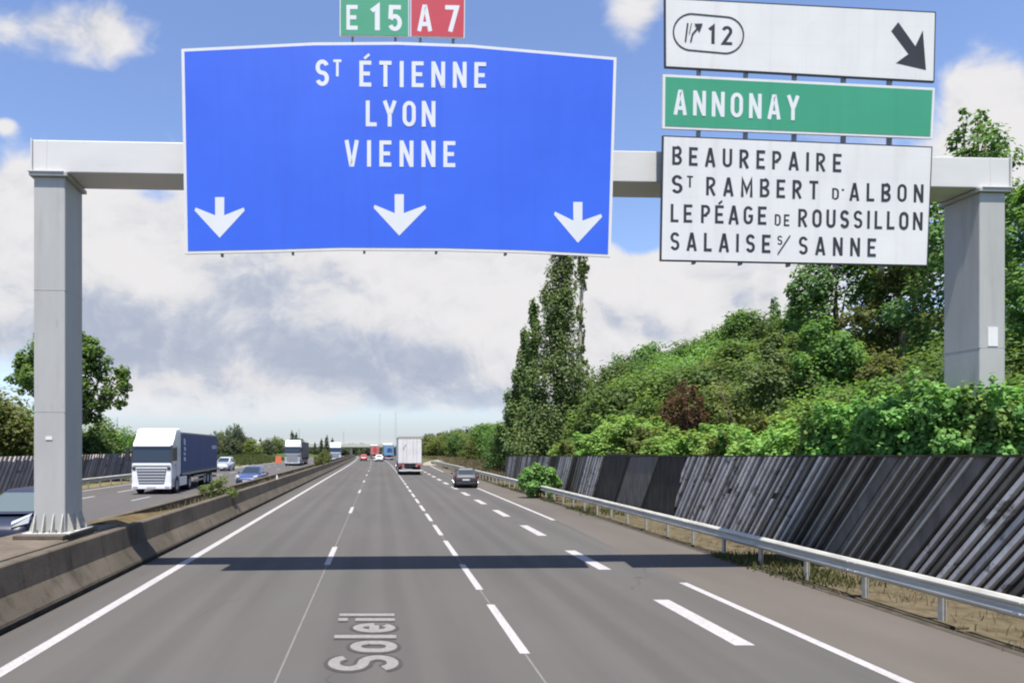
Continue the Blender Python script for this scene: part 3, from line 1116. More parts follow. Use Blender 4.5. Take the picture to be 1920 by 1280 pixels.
for sg in [('1', 1328, 83.0, 1339.5, 83.4, 35), ('2', 1352.5, 85.0, 1372.5, 85.8, 36)]:
    lettering(ex, PX, [sg], M['letter_black'], 'digit')
rails(ex, PX, [1316, 1405, 1497, 1590, 1677], [20] * 5, [143, 147.5, 152.5, 157.5, 162])
gr = sign('destination_sign', 'long green sign reading ANNONAY under the white exit sign', PX, [(1243, 139.4), (1753, 165), (1748.5, 260.5), (1242, 241)], .055, M['green_plate'], M['white_plate'], 'direction sign')
lettering(gr, PX, [('ANNONAY', 1263, 215.3, 1497.5, 226.8, 47)], M['letter_white'], kw=.86, sw=.92)
rails(gr, PX, [1315, 1404, 1496, 1589, 1676], [150, 155, 160, 165, 170], [257, 261, 265, 269, 273])
wl = sign('destination_sign', 'white sign listing four towns from BEAUREPAIRE to SALAISE under the green sign', PX, [(1242.5, 254), (1748.5, 275), (1739, 499), (1238, 489)], .028, M['white_plate'], M['letter_black'], 'direction sign')
lettering(wl, PX, [
    ('BEAUREPAIRE', 1260, 309.5, 1577, 323.5, 35), ('S', 1259, 363, 1279.5, 363.5, 35), ('T', 1287.5, 351.5, 1299, 352, 22), ('RAMBERT', 1323.5, 366.5, 1533.5, 374, 35),
    ('D', 1559.5, 375, 1572.5, 375.5, 22.5), ("'", 1578, 376, 1582, 376, 22), ('ALBON', 1592, 377, 1730.5, 380, 34),
    ('LE', 1257, 417, 1297.5, 418, 34.5), ('PÉAGE', 1314, 418.5, 1436.5, 421.8, 34.5), ('DE', 1452, 424, 1479.6, 424.6, 22.5), ('ROUSSILLON', 1496, 425.5, 1729, 432, 34),
    ('SALAISE', 1256.5, 469.5, 1444, 474.5, 34.5), ('S', 1457, 459.5, 1466.5, 459.8, 18), ('SANNE', 1497, 477.5, 1641.5, 481.5, 34.5)], M['letter_black'], kw=.93, sw=.94)
mb = MB()
vs, fs = stroke_faces([PX.at(1481, 441.5), PX.at(1457.7, 476.5)], .028)
mb.add([to3(a, b, .013) for a, b in vs], fs)
mb.build('slash', M['letter_black'], wl, recalc=False)
rails(wl, PX, [1308, 1396, 1487, 1578, 1664], [262, 266, 270, 274, 278], [493, 495, 498, 501, 503])
# arms that carry the plates from the beam
for px_, P_ in [(x, PB) for x in (413, 547.6, 683.3, 820, 951.7, 1085)] + [(x, PX) for x in (1308, 1396, 1487, 1578, 1664)]:
    u = g_u(g_at(px_, 300, 0))
    for z in (zb0 + .12, zb1 - .12):
        mb = MB(); mb.box(u - .03, u + .03, -.22, -.001, z - .03, z + .03)
        mb.build('sign_bracket', M['bolt'], gantry)

# ------------------------------------------------------------------ guard rails
def guard_rail(X, side, y0, y1, step, label, name='guard_rail', xf=None):
    """W-beam on posts; side=-1: face towards -x"""
    xf = xf or (lambda y: X)
    root = empty(name, (0, 0, 0))
    tag(root, label, 'guard rail')
    prof = [(0, .775), (-.035, .765), (-.075, .715), (-.075, .685), (-.02, .635), (-.02, .60), (-.075, .55), (-.075, .52), (-.035, .472), (0, .462)]
    back = [(a + .006, b) for a, b in prof][::-1]
    ys = axis([(y0, y1, 4.0)])
    mb = MB()
    mb.loft([[((a if side < 0 else -a) + xf(y) + road_x(y), y, b + road_z(y)) for a, b in prof + back] for y in ys])
    mb.build('rail', M['galv'], root, recalc=True)
    if side < 0:
        y = y0 + 2.7
        while y < 40:
            lp = MB()
            lp.loft([[(a * 1.0 - .004 + xf(y) + road_x(y), y + d, b + road_z(y)) for a, b in prof] + [(a + .002 + xf(y), y + d, b) for a, b in prof[::-1]] for d in (0, .34)])
            for d in (.07, .27):
                for b_ in (.70, .535):
                    lp.cyl((xf(y) - .092, y + d, b_), (xf(y) - .07, y + d, b_), .016, 8)
            lp.build('lap_joint', M['galv'], root)
            y += 3.52
    pm = MB()
    pm.box(-.028, -.018, -.05, .05, 0, .72)
    pm.box(.03, .04, -.05, .05, 0, .72)
    pm.box(-.018, .03, -.005, .005, 0, .72)
    pm.box(-.10, -.028, -.04, .04, .54, .70)
    first = None
    y = y0 + 1.0
    while y < y1:
        loc = (xf(y) + road_x(y) - side * .115, y, road_z(y) - .02)
        if first is None:
            first = pm.build('post', M['galv'], root)
            first.location = loc
            if side > 0:
                first.rotation_euler = (0, 0, math.pi)
        else:
            c = first.copy()
            COL.objects.link(c)
            c.parent = root
            c.location = loc
        y += step
    return root


guard_rail(9.5, -1, 6.6, 112, 1.76, 'galvanised guard rail along the right hard shoulder before the slatted noise wall')
guard_rail(-20.9, 1, 42, 66, 2.0, 'short guard rail in front of the far left noise wall')

# kerb and drain at the right edge of the shoulder
mb = MB()
strip(mb, 9.22, 9.40, .006, -6, 100)
tag(mb.build('gutter', M['concrete_foot'], recalc=False), kind='structure')
mb = MB()
rg = random.Random(9)
y = 7.0
while y < 60:
    L = 1.6 + rg.random() * 1.2
    w0 = 9.42
    mb.box(w0, 9.74 + rg.random() * .05, y, y + L - .12 - rg.random() * .15, -.02, .03 + rg.random() * .02)
    y += L
tag(mb.build('kerb', M['dry_strip'], bevel=.02), kind='structure')

# ------------------------------------------------------------------ slatted timber noise walls
def noise_wall(root, X, y_of, zt, mats, rnd, facing=-1, slant=.80, plan=None, base=.0):
    """panels along the motorway, each a backing of dark boards with slanting battens"""
    pass


NW = empty('noise_wall', (0, 0, 0))
tag(NW, 'dark timber noise wall of slanting battens along the right verge', 'noise barrier')
rg = random.Random(4)


def wall_top(y):
    return CAM_H - .0139 * y


def clip_poly(poly, a, b, c):
    """keep the side a*y + b*z <= c"""
    out = []
    for i in range(len(poly)):
        p, q = poly[i], poly[(i + 1) % len(poly)]
        fp, fq = a * p[0] + b * p[1] - c, a * q[0] + b * q[1] - c
        if fp <= 0:
            out.append(p)
        if fp * fq < 0:
            t = fp / (fp - fq)
            out.append((p[0] + (q[0] - p[0]) * t, p[1] + (q[1] - p[1]) * t))
    return out


def wall_panel(root, X, ya, yb, style, top, slope, rg, face=-1, mm=('timber_dark', 'timber_mid', 'timber_grey', 'timber_line'), depth=1.0, nbat=7, base=.12, ends=None):
    """one panel between the slanting lines through ya and yb (positions at the foot); top(y) is the wall's top"""
    mb = MB()
    def X_(o):
        return X + face * o
    def par(f0, f1, o0, o1, mi, z0=base, z1f=1.0):
        # slanted strip between foot positions f0..f1
        zt0 = top(f0 - slope * 2.4)
        zt = zt0 * z1f
        quad = [(f0, z0), (f1, z0), (f1 - slope * (zt - z0), zt), (f0 - slope * (zt - z0), zt)]
        if ends:
            for (a, b, c) in ends:
                quad = clip_poly(quad, a, b, c)
        if len(quad) >= 3:
            mb.prism(quad, lambda q, t: (t, q[0], q[1]), X_(o0), X_(o1), mi)
    par(ya, yb - .012, -.06, 0.0, 0)
    L = yb - ya
    if style == 'plain':
        n = 3
        for i in range(n):
            par(ya + L * (i + .04) / n, ya + L * (i + .93) / n, .0, .02 + .012 * (i % 2), 1 if i % 2 else 0)
    else:
        w = L / nbat
        for i in range(nbat):
            if style == 'dark' and i == 0:
                par(ya + .03, ya + w * 1.1, .0, .05, 1)
                continue
            r = rg.random()
            pale = style == 'pale'
            mi = (2 if r < .88 else 1) if pale else (3 if r < .7 else 1)
            f = ya + w * (i + .2 + .12 * (rg.random() - .5))
            bw = w * (.36 + .12 * rg.random()) if pale else w * (.14 + .08 * rg.random())
            if not pale:
                par(f + bw + .01, f + w * .82, .0, .03, 1 if r < .5 else 0)
            if pale and rg.random() < .10:
                # a broken batten: two lengths with a gap
                par(f, f + bw, .0, .085, mi, base, .55)
                zt0 = top(f - slope * 2.4)
                z0 = zt0 * .62
                sh = slope * (z0 - base)
                quad = [(f - sh + .02, z0), (f + bw - sh + .02, z0), (f + bw - slope * (zt0 - base), zt0), (f - slope * (zt0 - base), zt0)]
                if ends:
                    for (a, b, c) in ends:
                        quad = clip_poly(quad, a, b, c)
                if len(quad) >= 3:
                    mb.prism(quad, lambda q, t: (t, q[0], q[1]), X_(.0), X_(.075), mi)
            else:
                par(f, f + bw, .0, .075 + .03 * rg.random(), mi, base - .02 * rg.random(), 1 - .008 * rg.random())
    return mb.build('panel', [M[k] for k in mm], root)


SL = .82
XW = 11.35
feet = [(4.6, 6.4, 'pale'), (6.4, 8.2, 'dark'), (8.2, 10.2, 'pale'), (10.2, 12.2, 'pale'), (12.2, 14.2, 'pale'), (14.2, 16.3, 'dark'), (16.3, 18.4, 'dark'), (18.4, 20.5, 'pale'), (20.5, 22.6, 'pale'), (22.6, 25.2, 'pale'), (25.2, 28.4, 'pale')]
Y_TRI = 25.05     # where the near run stops against the flat gusset panel
for ya, yb, st in feet:
    ends = [(1.0, .42, Y_TRI + .42 * .1)]
    wall_panel(NW, XW, ya, yb, st, wall_top, SL, rg, nbat=8 if st == 'pale' else 7, ends=ends)
wall_panel(NW, XW - .03, 25.0, 34.6, 'plain', wall_top, SL, rg, ends=[(-1.0, -.42, -Y_TRI - .42 * .1 - .03)])
ya = 34.6
for k, st in enumerate(('pale', 'dark', 'pale', 'dark', 'pale', 'dark', 'pale', 'dark', 'pale', 'dark')):
    yb = ya + 2.6
    wall_panel(NW, XW, ya, yb, st, wall_top, SL, rg, nbat=6, ends=[(1.0, 0, 58.3)])
    ya = yb
mb = MB()
ys = axis([(4.0, 58.3, 3.0)])
mb.loft([[(XW - .085, y, wall_top(y) - .02), (XW - .085, y, wall_top(y) + .028), (XW + .10, y, wall_top(y) + .028), (XW + .10, y, wall_top(y) - .02)] for y in ys])
mb.build('coping', M['timber_dark'], NW)
mb = MB()
mb.loft([[(XW - .02, y, .0), (XW - .02, y, .2), (XW + .06, y, .2), (XW + .06, y, .0)] for y in ys])
mb.build('plinth_board', M['timber_dark'], NW)
pm = MB(); pm.box(.07, .25, -.09, .09, -.1, 2.2)
first = None
y = 6.0
while y < 58:
    if first is None:
        first = pm.build('post', M['timber_dark'], NW); first.location = (XW, y, 0)
    else:
        c = first.copy(); COL.objects.link(c); c.parent = NW; c.location = (XW, y, 0)
    y += 3.9

NL = empty('noise_wall', (0, 0, 0))
tag(NL, 'weathered grey brown timber noise wall beyond the oncoming lanes', 'noise barrier')
ya = 30.0
while ya < 66:
    wall_panel(NL, -23.4, ya, ya + 3.0, rg.choice(['pale', 'dark', 'pale']), lambda y: 2.42, -.70, rg, face=1, mm=('timber_left', 'timber_left', 'timber_left_pale', 'timber_left_pale'), nbat=6)
    ya += 3.0
pm = MB(); pm.box(-.25, -.07, -.09, .09, -.1, 2.3)
first = None
for i in range(9):
    if first is None:
        first = pm.build('post', M['timber_left'], NL); first.location = (-23.4, 30 + i * 4, 0)
    else:
        c = first.copy(); COL.objects.link(c); c.parent = NL; c.location = (-23.4, 30 + i * 4, 0)

# ------------------------------------------------------------------ overpass far ahead
OY = 352.0
ox = road_x(OY)
oz = 4.35
op = empty('road_bridge', (ox, OY, 0))
tag(op, 'long pale concrete road bridge crossing the motorway far ahead', 'bridge')
mb = MB(); mb.box(-30, 12.5, 0, 9, oz - 1.5, oz - .45)
mb.build('deck', M['overpass'], op)
mb = MB(); mb.box(-30, 12.5, -.25, 0, oz - 1.2, oz + .45); mb.box(-30, 12.5, 9, 9.25, oz - 1.2, oz + .45)
mb.build('parapet', M['overpass'], op)
for X in (-22.6, -7.2, 9.8):
    mb = MB(); mb.box(X - .5, X + .5, 1.5, 7.5, road_z(OY) - .2, oz - 1.502)
    mb.build('pier', M['overpass'], op)

# ------------------------------------------------------------------ transmission masts on the horizon
def mast(x, y, hgt, label):
    z0 = road_z(y) - 2 if y < 480 else -4
    root = empty('pylon', (x, y, z0))
    tag(root, label, 'pylon', 'pylons on the horizon')
    mb = MB()
    t = .085
    hw = hgt * .034
    lv = 9
    def hwz(k):
        return hw * (1 - .86 * k / lv)
    for sx in (-1, 1):
        for sy in (-1, 1):
            mb.tube([(sx * hwz(0), sy * hwz(0), 0), (sx * hwz(lv), sy * hwz(lv), hgt)], [t, t * .7], 5)
    for k in range(lv):
        a, b = hwz(k), hwz(k + 1)
        za, zb = hgt * k / lv, hgt * (k + 1) / lv
        for s in (-1, 1):
            mb.tube([(-a, s * a, za), (b, s * b, zb)], [t * .6] * 2, 4)
            mb.tube([(a, s * a, za), (-b, s * b, zb)], [t * .6] * 2, 4)
    mb.build('lattice_tower', M['mast'], root)
    for zf, l in ((.72, .16), (.82, .13), (.92, .10)):
        mb = MB()
        mb.tube([(-hgt * l, 0, hgt * zf), (0, 0, hgt * (zf + .02)), (hgt * l, 0, hgt * zf)], [t * .5, t * .9, t * .5], 5)
        mb.build('cross_arm', M['mast'], root)
    return root


mast((742 - VPX) / FPX * 700, 700, 46, 'tallest pylon, its lattice tower rising behind the hill trees above the white truck')
mast((712 - VPX) / FPX * 800, 800, 48, 'tall thin pylon straight ahead above the end of the road')
mast((644 - VPX) / FPX * 900, 900, 30, 'small distant pylon above the left part of the bridge')
mast((204 - VPX) / FPX * 520, 520, 30, 'thin pylon just left of its twin, beside the left tree')
mast((220 - VPX) / FPX * 540, 540, 32, 'thin pylon just right of its twin, above the white truck cab')
mast((561 - VPX) / FPX * 800, 800, 30, 'faint pylon above the dark grey oncoming truck')

# ================================================================== vehicles
def wheel(parent, x, y, r, w, side, tyre=True):
    mb = MB()
    mb.tube([(x - w / 2, y, r), (x + w / 2, y, r)], [r, r], 22)
    t = mb.build('wheel', M['tyre'], parent, bevel=.02)
    mb = MB()
    xo = x + side * (w / 2)
    mb.tube([(xo - side * .02, y, r), (xo + side * .006, y, r)], [r * .64, r * .60], 18)
    for k in range(5):
        a = 2 * math.pi * k / 5
        mb.tube([(xo + side * .012, y, r), (xo + side * .012, y + math.cos(a) * r * .58, r + math.sin(a) * r * .58)], [.035, .03], 5)
    mb.build('rim', M['rim'], t)
    return t


def face_panel(mb, c, u0, u1, v0, v1, off, thick=.012, n=None, taper=0.0):
    """patch on the quad c = [bl, br, tr, tl]; off = distance proud of it"""
    c = [Vector(q) for q in c]
    nrm = (c[1] - c[0]).cross(c[3] - c[0]).normalized()
    def at(u, v):
        return c[0] * (1 - u) * (1 - v) + c[1] * u * (1 - v) + c[2] * u * v + c[3] * (1 - u) * v
    q = [at(u0, v0), at(u1, v0), at(u1 - taper, v1), at(u0 + taper, v1)]
    mb.add([p + nrm * (off - thick) for p in q] + [p + nrm * off for p in q],
           [(0, 3, 2, 1), (4, 5, 6, 7), (0, 1, 5, 4), (1, 2, 6, 5), (2, 3, 7, 6), (3, 0, 4, 7)])


def car(name, label, cat, paint, loc, rz, L=4.2, Wd=1.78, H=1.46, kind='hatch', glass='glass', group=None, glass_front=None):
    """front towards +y"""
    r = empty(name, loc, rz)
    tag(r, label, cat, group)
    w = Wd / 2
    k = H / 1.46
    belt = .93 * k
    sec = [(-.50, .80, .40, .74), (-.485, .92, .32, .88), (-.43, .97, .24, belt), (-.25, 1.0, .20, belt), (.10, 1.0, .20, belt - .01), (.26, .99, .20, belt - .08),
           (.40, .95, .22, belt - .20), (.465, .88, .26, belt - .30), (.49, .78, .32, belt - .38), (.50, .68, .36, belt - .45)]
    rings = []
    for (fy, fw, zb, zt) in sec:
        y = fy * L
        h = zt - zb
        x = w * fw
        half = [(.84 * x, zb), (.97 * x, zb + .12 * h), (x, zb + .45 * h), (.985 * x, zb + .74 * h), (.93 * x, zt - .05 * h), (.80 * x, zt), (.4 * x, zt + .015)]
        rings.append([(a, y, b) for a, b in half] + [(-a, y, b) for a, b in half[::-1]])
    mb = MB(); mb.loft(rings)
    mb.build('body', paint, r, smooth=True)
    # cabin
    if kind == 'mpv':
        yb0, yb1, yt0, yt1 = -.47 * L, .33 * L, -.43 * L, .02 * L
    else:
        yb0, yb1, yt0, yt1 = -.49 * L, .20 * L, -.37 * L, -.02 * L
    wb, wt_ = w * .93, w * .72
    zb_, zt_ = belt - .03, H - .07
    def ring(y0, y1, ww, z, rr=.12):
        ym = (y0 + y1) / 2
        return [(-ww, y0 + rr, z), (-ww * .8, y0, z), (ww * .8, y0, z), (ww, y0 + rr, z), (ww, ym, z), (ww, y1 - rr * 1.4, z), (ww * .8, y1, z), (-ww * .8, y1, z), (-ww, y1 - rr * 1.4, z), (-ww, ym, z)]
    mb = MB()
    mb.loft([ring(yb0, yb1, wb, zb_), ring(yt0, yt1, wt_, zt_), ring(yt0 + .06, yt1 - .10, wt_ * .93, H - .018), ring(yt0 + .22, yt1 - .35, wt_ * .7, H)])
    mb.build('roof', paint, r, smooth=False, bevel=.03, seg=3)
    # glass
    def bq(y, ww, z, yt, wwt, zt):
        return [(-ww, y, z), (ww, y, z), (wwt, yt, zt), (-wwt, yt, zt)]
    g = M[glass]
    c = bq(yb0, wb * .8, zb_, yt0, wt_ * .8, zt_)
    mb = MB(); face_panel(mb, c, .02, .98, .14, .86, .006)
    mb.build('rear_window', g, r)
    c = [(wb * .8, yb1, zb_), (-wb * .8, yb1, zb_), (-wt_ * .8, yt1, zt_), (wt_ * .8, yt1, zt_)]
    mb = MB(); face_panel(mb, c, -.04, 1.04, .10, .93, .006)
    mb.build('windscreen', M[glass_front or glass], r)
    for s in (1, -1):
        def sidequad():
            a = [(s * wb, yb0 + .12, zb_), (s * wb, yb1 - .17, zb_), (s * wt_, yt1 - .17, zt_), (s * wt_, yt0 + .12, zt_)]
            return a if s > 0 else [a[1], a[0], a[3], a[2]]
        q = sidequad()
        for (u0, u1) in ((.06, .46), (.50, .90)):
            if s < 0:
                u0, u1 = 1 - u1, 1 - u0
            mb = MB(); face_panel(mb, q, u0, u1, .12, .90, .007)
            mb.build('side_window', M['glass'], r)
        # mirror
        mb = MB(); mb.box(s * (w + .02), s * (w + .17), yb1 - .48, yb1 - .38, belt - .02, belt + .12)
        mb.build('wing_mirror', paint, r, bevel=.03)
        for y in (-.31 * L, .31 * L):
            wheel(r, s * (w - .095), y, .315, .20, s)
            mb = MB()
            pts = [(math.cos(R(a)) * .39, math.sin(R(a)) * .39) for a in range(0, 181, 15)]
            mb.prism(pts, lambda q_, t: (t, y + q_[0], .315 + q_[1] * 1.0), s * (w - .28), s * (w * 1.0 + .004))
            mb.build('wheel_arch', M['black_plastic'], r)
        # lamps
        zf = belt - .33
        hu = .62 if kind != 'mpv' else .50
        hz = 1.0 if kind != 'mpv' else 1.5
        mb = MB()
        mb.loft([[(s * w * hu, .502 * L, zf - .02), (s * w * (hu + .02), .502 * L, zf + .07), (s * w * (hu - .02), .47 * L, zf + .14)],
                 [(s * w * .94, .455 * L, zf + .06 * hz), (s * w * .96, .44 * L, zf + .19 * hz), (s * w * .90, .37 * L, zf + .225 * hz)]])
        mb.build('headlight', M['lamp_clear'], r)
        mb = MB()
        mb.box(s * w * .80, s * w * .985, -.494 * L, -.455 * L, belt - .20, belt - .04)
        mb.build('tail_lamp', M['lamp_red'], r, bevel=.02)
    mb = MB(); mb.box(-.84 * w, .84 * w, -.507 * L, -.47 * L, .25, .44)
    mb.build('bumper', M['black_plastic'], r, bevel=.03)
    mb = MB(); mb.box(-.26, .26, -.512 * L, -.50 * L, .56, .68)
    mb.build('plate', M['plate'], r)
    mb = MB(); mb.box(-.5 * w, .5 * w, .485 * L, .503 * L, .30, .46)
    mb.build('grille', M['black_plastic'], r, bevel=.02)
    mb = MB(); mb.box(-.26, .26, .50 * L, .508 * L, .34, .45)
    mb.build('plate', M['plate'], r)
    mb = MB(); mb.box(-.8 * w, .8 * w, -.44 * L, .44 * L, .17, .23)
    mb.build('underbody', M['chassis'], r)
    return r


def lorry(name, label, cab_m, box_m, loc, rz, L=16.4, box_h=4.0, rear_m=None, rear='doors', detail=True, box_w=2.5, low=1.12, mark=None, group=None, trim=None):
    """articulated lorry; nose at the local origin, facing +y"""
    r = empty(name, loc, rz)
    tag(r, label, 'lorry', group)
    hw = 1.245
    # cab
    KZ = 1.09 if detail else 1.0
    prof = [(-.06, .42), (.0, .55), (.0, 1.1), (-.02, 1.92), (-.20, 2.92), (-.42, 3.12), (-.75, 3.34), (-1.05, 3.66), (-1.25, 3.88), (-2.3, 3.95), (-2.3, 1.0), (-2.0, 1.0), (-1.92, .42)]
    prof = [(a, .42 + (b - .42) * KZ) for a, b in prof]
    mb = MB(); mb.prism(prof, lambda q, t: (t, q[0], q[1]), -hw, hw)
    mb.build('cab', cab_m, r, bevel=.09, seg=3)
    front = [(hw, -.02, 2.05), (-hw, -.02, 2.05), (-hw, -.20, 3.14), (hw, -.20, 3.14)]
    mb = MB(); face_panel(mb, front, .03, .97, .02, .96, .010, .02)
    mb.build('windscreen', M['glass'], r)
    mb = MB(); face_panel(mb, front, .03, .97, .90, 1.06, .12, .11)
    mb.build('sun_visor', cab_m, r, bevel=.02)
    # grille: tapering dark panel with bars
    mb = MB()
    mb.prism([(-.94, 1.66), (.94, 1.66), (.78, .66), (-.78, .66)], lambda q, t: (q[0], t, q[1]), .0, .022)
    gr_ = mb.build('grille', M['grille_back'], r)
    mb = MB()
    for k in range(5):
        z = .72 + k * .185
        ww = .76 + (z - .66) * .16
        mb.box(-ww, ww, .022, .042, z, z + .10)
    mb.build('bar', M['grille_bar'], gr_)
    mb = MB(); mb.box(-hw * .98, hw * .98, -.28, .055, .34, .60)
    mb.build('bumper', cab_m, r, bevel=.04)
    mb = MB(); mb.box(-.28, .28, .055, .065, .42, .53)
    mb.build('plate', M['plate'], r)
    mb = MB(); mb.box(-hw * .93, hw * .93, -.06, .012, 1.80, 1.84)
    mb.build('panel_gap', M['chassis'], r)
    mb = MB(); face_panel(mb, front, -.01, 1.01, -.03, 1.0, .004, .012)
    mb.build('windscreen_surround', M['black_plastic'], r)
    for s in (1, -1):
        mb = MB(); mb.box(s * (hw + .001), s * (hw + .006), -1.24, -1.22, .95, 3.05)
        mb.build('door_gap', M['chassis'], r)
        mb = MB(); mb.box(s * (hw + .001), s * (hw + .03), -1.10, -.88, 1.80, 1.85)
        mb.build('door_handle', M['black_plastic'], r)
        mb = MB(); mb.box(s * (hw - .05), s * (hw + .008), -.78, -.12, .50, .62); mb.box(s * (hw - .05), s * (hw + .008), -.78, -.12, .62, .98)
        mb.build('step', M['grille_bar'], r)
        mb = MB(); mb.prism([(s * .97, 1.70), (s * 1.20, 1.76), (s * 1.18, 1.56), (s * .97, 1.56)], lambda q, t: (q[0], t, q[1]), .0, .02)
        mb.build('headlight', M['glass'], r)
        mb = MB(); mb.box(s * .84, s * 1.14, .055, .07, .44, .56)
        mb.build('fog_lamp', M['lamp_clear'], r)
        mb = MB(); mb.prism([(-.24, 2.12), (-1.12, 2.12), (-1.12, 2.96), (-.36, 2.96)], lambda q, t: (t, q[0], q[1]), s * (hw + .004), s * (hw + .014))
        mb.build('side_window', M['glass'], r)
        mb = MB(); mb.box(s * (hw + .10), s * (hw + .34), -.10, .10, 2.15, 3.0)
        mb.box(s * (hw - .02), s * (hw + .14), -.06, .0, 2.88, 2.94)
        mb.build('wing_mirror', M['black_plastic'], r, bevel=.03)
        mb = MB()
        pts = [(math.cos(R(a)) * .62, math.sin(R(a)) * .62) for a in range(0, 181, 15)]
        mb.prism(pts, lambda q, t: (t, -1.42 + q[0], .52 + q[1]), s * (hw - .4), s * (hw + .006))
        mb.build('wheel_arch', M['black_plastic'], r)
        wheel(r, s * (hw - .15), -1.42, .52, .32, s)
        # side fairing / tank
        mb = MB(); mb.box(s * (hw - .5), s * (hw - .01), -4.3, -2.25, .40, 1.02)
        mb.build('side_fairing', cab_m, r, bevel=.05)
        wheel(r, s * (hw - .30), -5.15, .50, .58, s)
        mb = MB(); mb.box(s * (hw - .62), s * (hw - .02), -5.75, -4.5, 1.02, 1.08)
        mb.build('mudguard', M['black_plastic'], r)
        for k in range(3):
            wheel(r, s * (hw - .22), -L + 2.6 + k * 1.31, .50, .40, s)
        mb = MB(); mb.box(s * (hw - .06), s * (hw - .02), -L + 4.7, -6.6, .48, .62); mb.box(s * (hw - .06), s * (hw - .02), -L + 4.7, -6.6, .78, .92)
        mb.build('side_guard', M['rim'], r)
        mb = MB(); mb.box(s * .95, s * 1.2, -2.70, -2.32, 1.2, 4.1)
        mb.build('air_deflector', cab_m, r)
    mb = MB(); mb.box(-.45, .45, -L + .4, -1.9, .70, .98)
    mb.box(-1.2, 1.2, -L + .05, -L + .3, .92, 1.10)
    mb.build('chassis', M['chassis'], r)
    # trailer body
    bw = box_w / 2
    y0, y1 = -2.75, -L
    mb = MB(); mb.box(-bw, bw, y1, y0, low, box_h)
    tb = mb.build('trailer', box_m, r, bevel=.015)
    mb = MB()
    for s in (1, -1):
        mb.box(s * (bw + .004), s * (bw + .03), y1 + .02, y0 - .02, low - .02, low + .13)
        mb.box(s * (bw + .004), s * (bw + .025), y1 + .02, y0 - .02, box_h - .12, box_h - .02)
        if rear == 'curtain':
            n = 26
            for k in range(n):
                y = y1 + (y0 - y1) * (k + .5) / n
                mb.box(s * (bw + .004), s * (bw + .012), y - .03, y + .03, low + .14, low + .30)
    mb.build('trailer_rail', trim or M['chassis'], tb)
    if mark:
        mark(tb, bw, y0, y1)
    # rear end
    rm = rear_m or box_m
    mb = MB()
    for s in (-1, 1):
        mb.box(s * .018, s * (bw - .07), y1 - .03, y1 - .002, low + .10, box_h - .20)
    mb.build('rear_door', rm, tb)
    mb = MB()
    for x in (-.75, -.35, .35, .75):
        mb.cyl((x, y1 - .05, low + .05), (x, y1 - .05, box_h - .12), .018, 8)
    mb.build('door_bar', M['galv'], tb)
    mb = MB(); mb.box(-bw + .02, bw - .02, y1 - .05, y1 - .002, box_h - .185, box_h + .02)
    mb.build('door_header', M['roof_pale'], tb)
    for s in (-1, 1):
        mb = MB(); mb.box(s * .62, s * (bw - .03), y1 - .055, y1 - .002, low - .34, low - .06)
        mb.build('reflector_board', M['lamp_pink'], tb)
        mb = MB(); mb.box(s * .8, s * 1.16, y1 - .07, y1 - .056, low - .30, low - .12)
        mb.build('tail_lamp', M['lamp_red'], tb)
    mb = MB(); mb.box(-1.18, 1.18, y1 - .06, y1 + .06, .42, .60)
    mb.build('underrun_bar', M['plate'], tb)
    mb = MB(); mb.box(-.28, .28, y1 - .075, y1 - .061, .45, .57)
    mb.build('plate', M['plate'], tb)
    return r


WHITE = paint_mat('paint_white', (.72, .72, .73))
BLUE_T = noise_mat('curtain_blue', [(.3, (.030, .055, .155)), (.7, (.045, .075, .195))], .9, .6, 5, .3, stretch=(1, 1, .2), bump=.3, bump_scale=2)
GREY_T = noise_mat('curtain_grey', [(.3, (.075, .078, .085)), (.7, (.11, .112, .12))], .8, .6, 5, .3)
NAVY = paint_mat('paint_navy', (.013, .017, .036), .45, .05)
BLUEC = paint_mat('paint_blue', (.040, .060, .15), .3, .5)
GREYC = paint_mat('paint_dark_grey', (.028, .029, .034), .5, .1)
REDC = paint_mat('paint_red', (.40, .045, .04))
REDT = paint_mat('paint_red_trailer', (.42, .035, .045), .5, .1)
REDPALE = paint_mat('paint_red_pale', (.42, .15, .13), .5, .1)
BLUETR = paint_mat('paint_blue_trailer', (.10, .25, .42), .5, .1)
NAVYTR = paint_mat('paint_navy_logo', (.02, .05, .16), .5, .1)
PALE_BLUE = paint_mat('paint_pale_blue', (.52, .60, .70), .5, .1)
OFFW = noise_mat('dirty_white', [(.3, (.58, .55, .53)), (.7, (.68, .66, .655))], 1.2, .5, 6, .3, extra=[(1.5, (1, 1, .4), .6, .8, (.45, .40, .36), .5)])


def road_at(X, D):
    return (X, D, road_z(D))


def px_at(px, D):
    return ((px - VPX) / FPX * D, D, road_z(D))


# oncoming lorry with white cab and blue curtain trailer
def blue_mark(tb, bw, y0, y1):
    # a column of pale worn marks near the front and a pale line of lettering near the rear (illegible in the photo)
    mb = MB()
    x = -bw - .006
    for s in (-1,):
        for (ya, yb, za, zb_) in ((-3.7, -3.35, 3.12, 3.62), (-3.78, -3.42, 2.72, 3.05), (-3.72, -3.3, 2.42, 2.66), (-3.80, -3.36, 2.02, 2.34)):
            mb.prism([(ya - .05, za), (yb, za + .06), (yb + .05, zb_), (ya, zb_ - .05)], lambda q, t: (t, q[0], q[1]), x, x + .004)
        k = -13.2
        while k > -15.3:
            mb.prism([(k - .20, 2.86), (k, 2.86), (k, 3.16), (k - .20, 3.16)], lambda q, t: (t, q[0], q[1]), x, x + .004)
            k -= .30
    mb.build('faded_mark', PALE_BLUE, tb)


lorry('lorry', 'oncoming lorry with a white cab and a dark blue curtain trailer', WHITE, BLUE_T, px_at(284, 41.3), math.pi + .062, L=15.6, box_h=4.02, rear='curtain', mark=blue_mark, trim=M['roof_pale'])
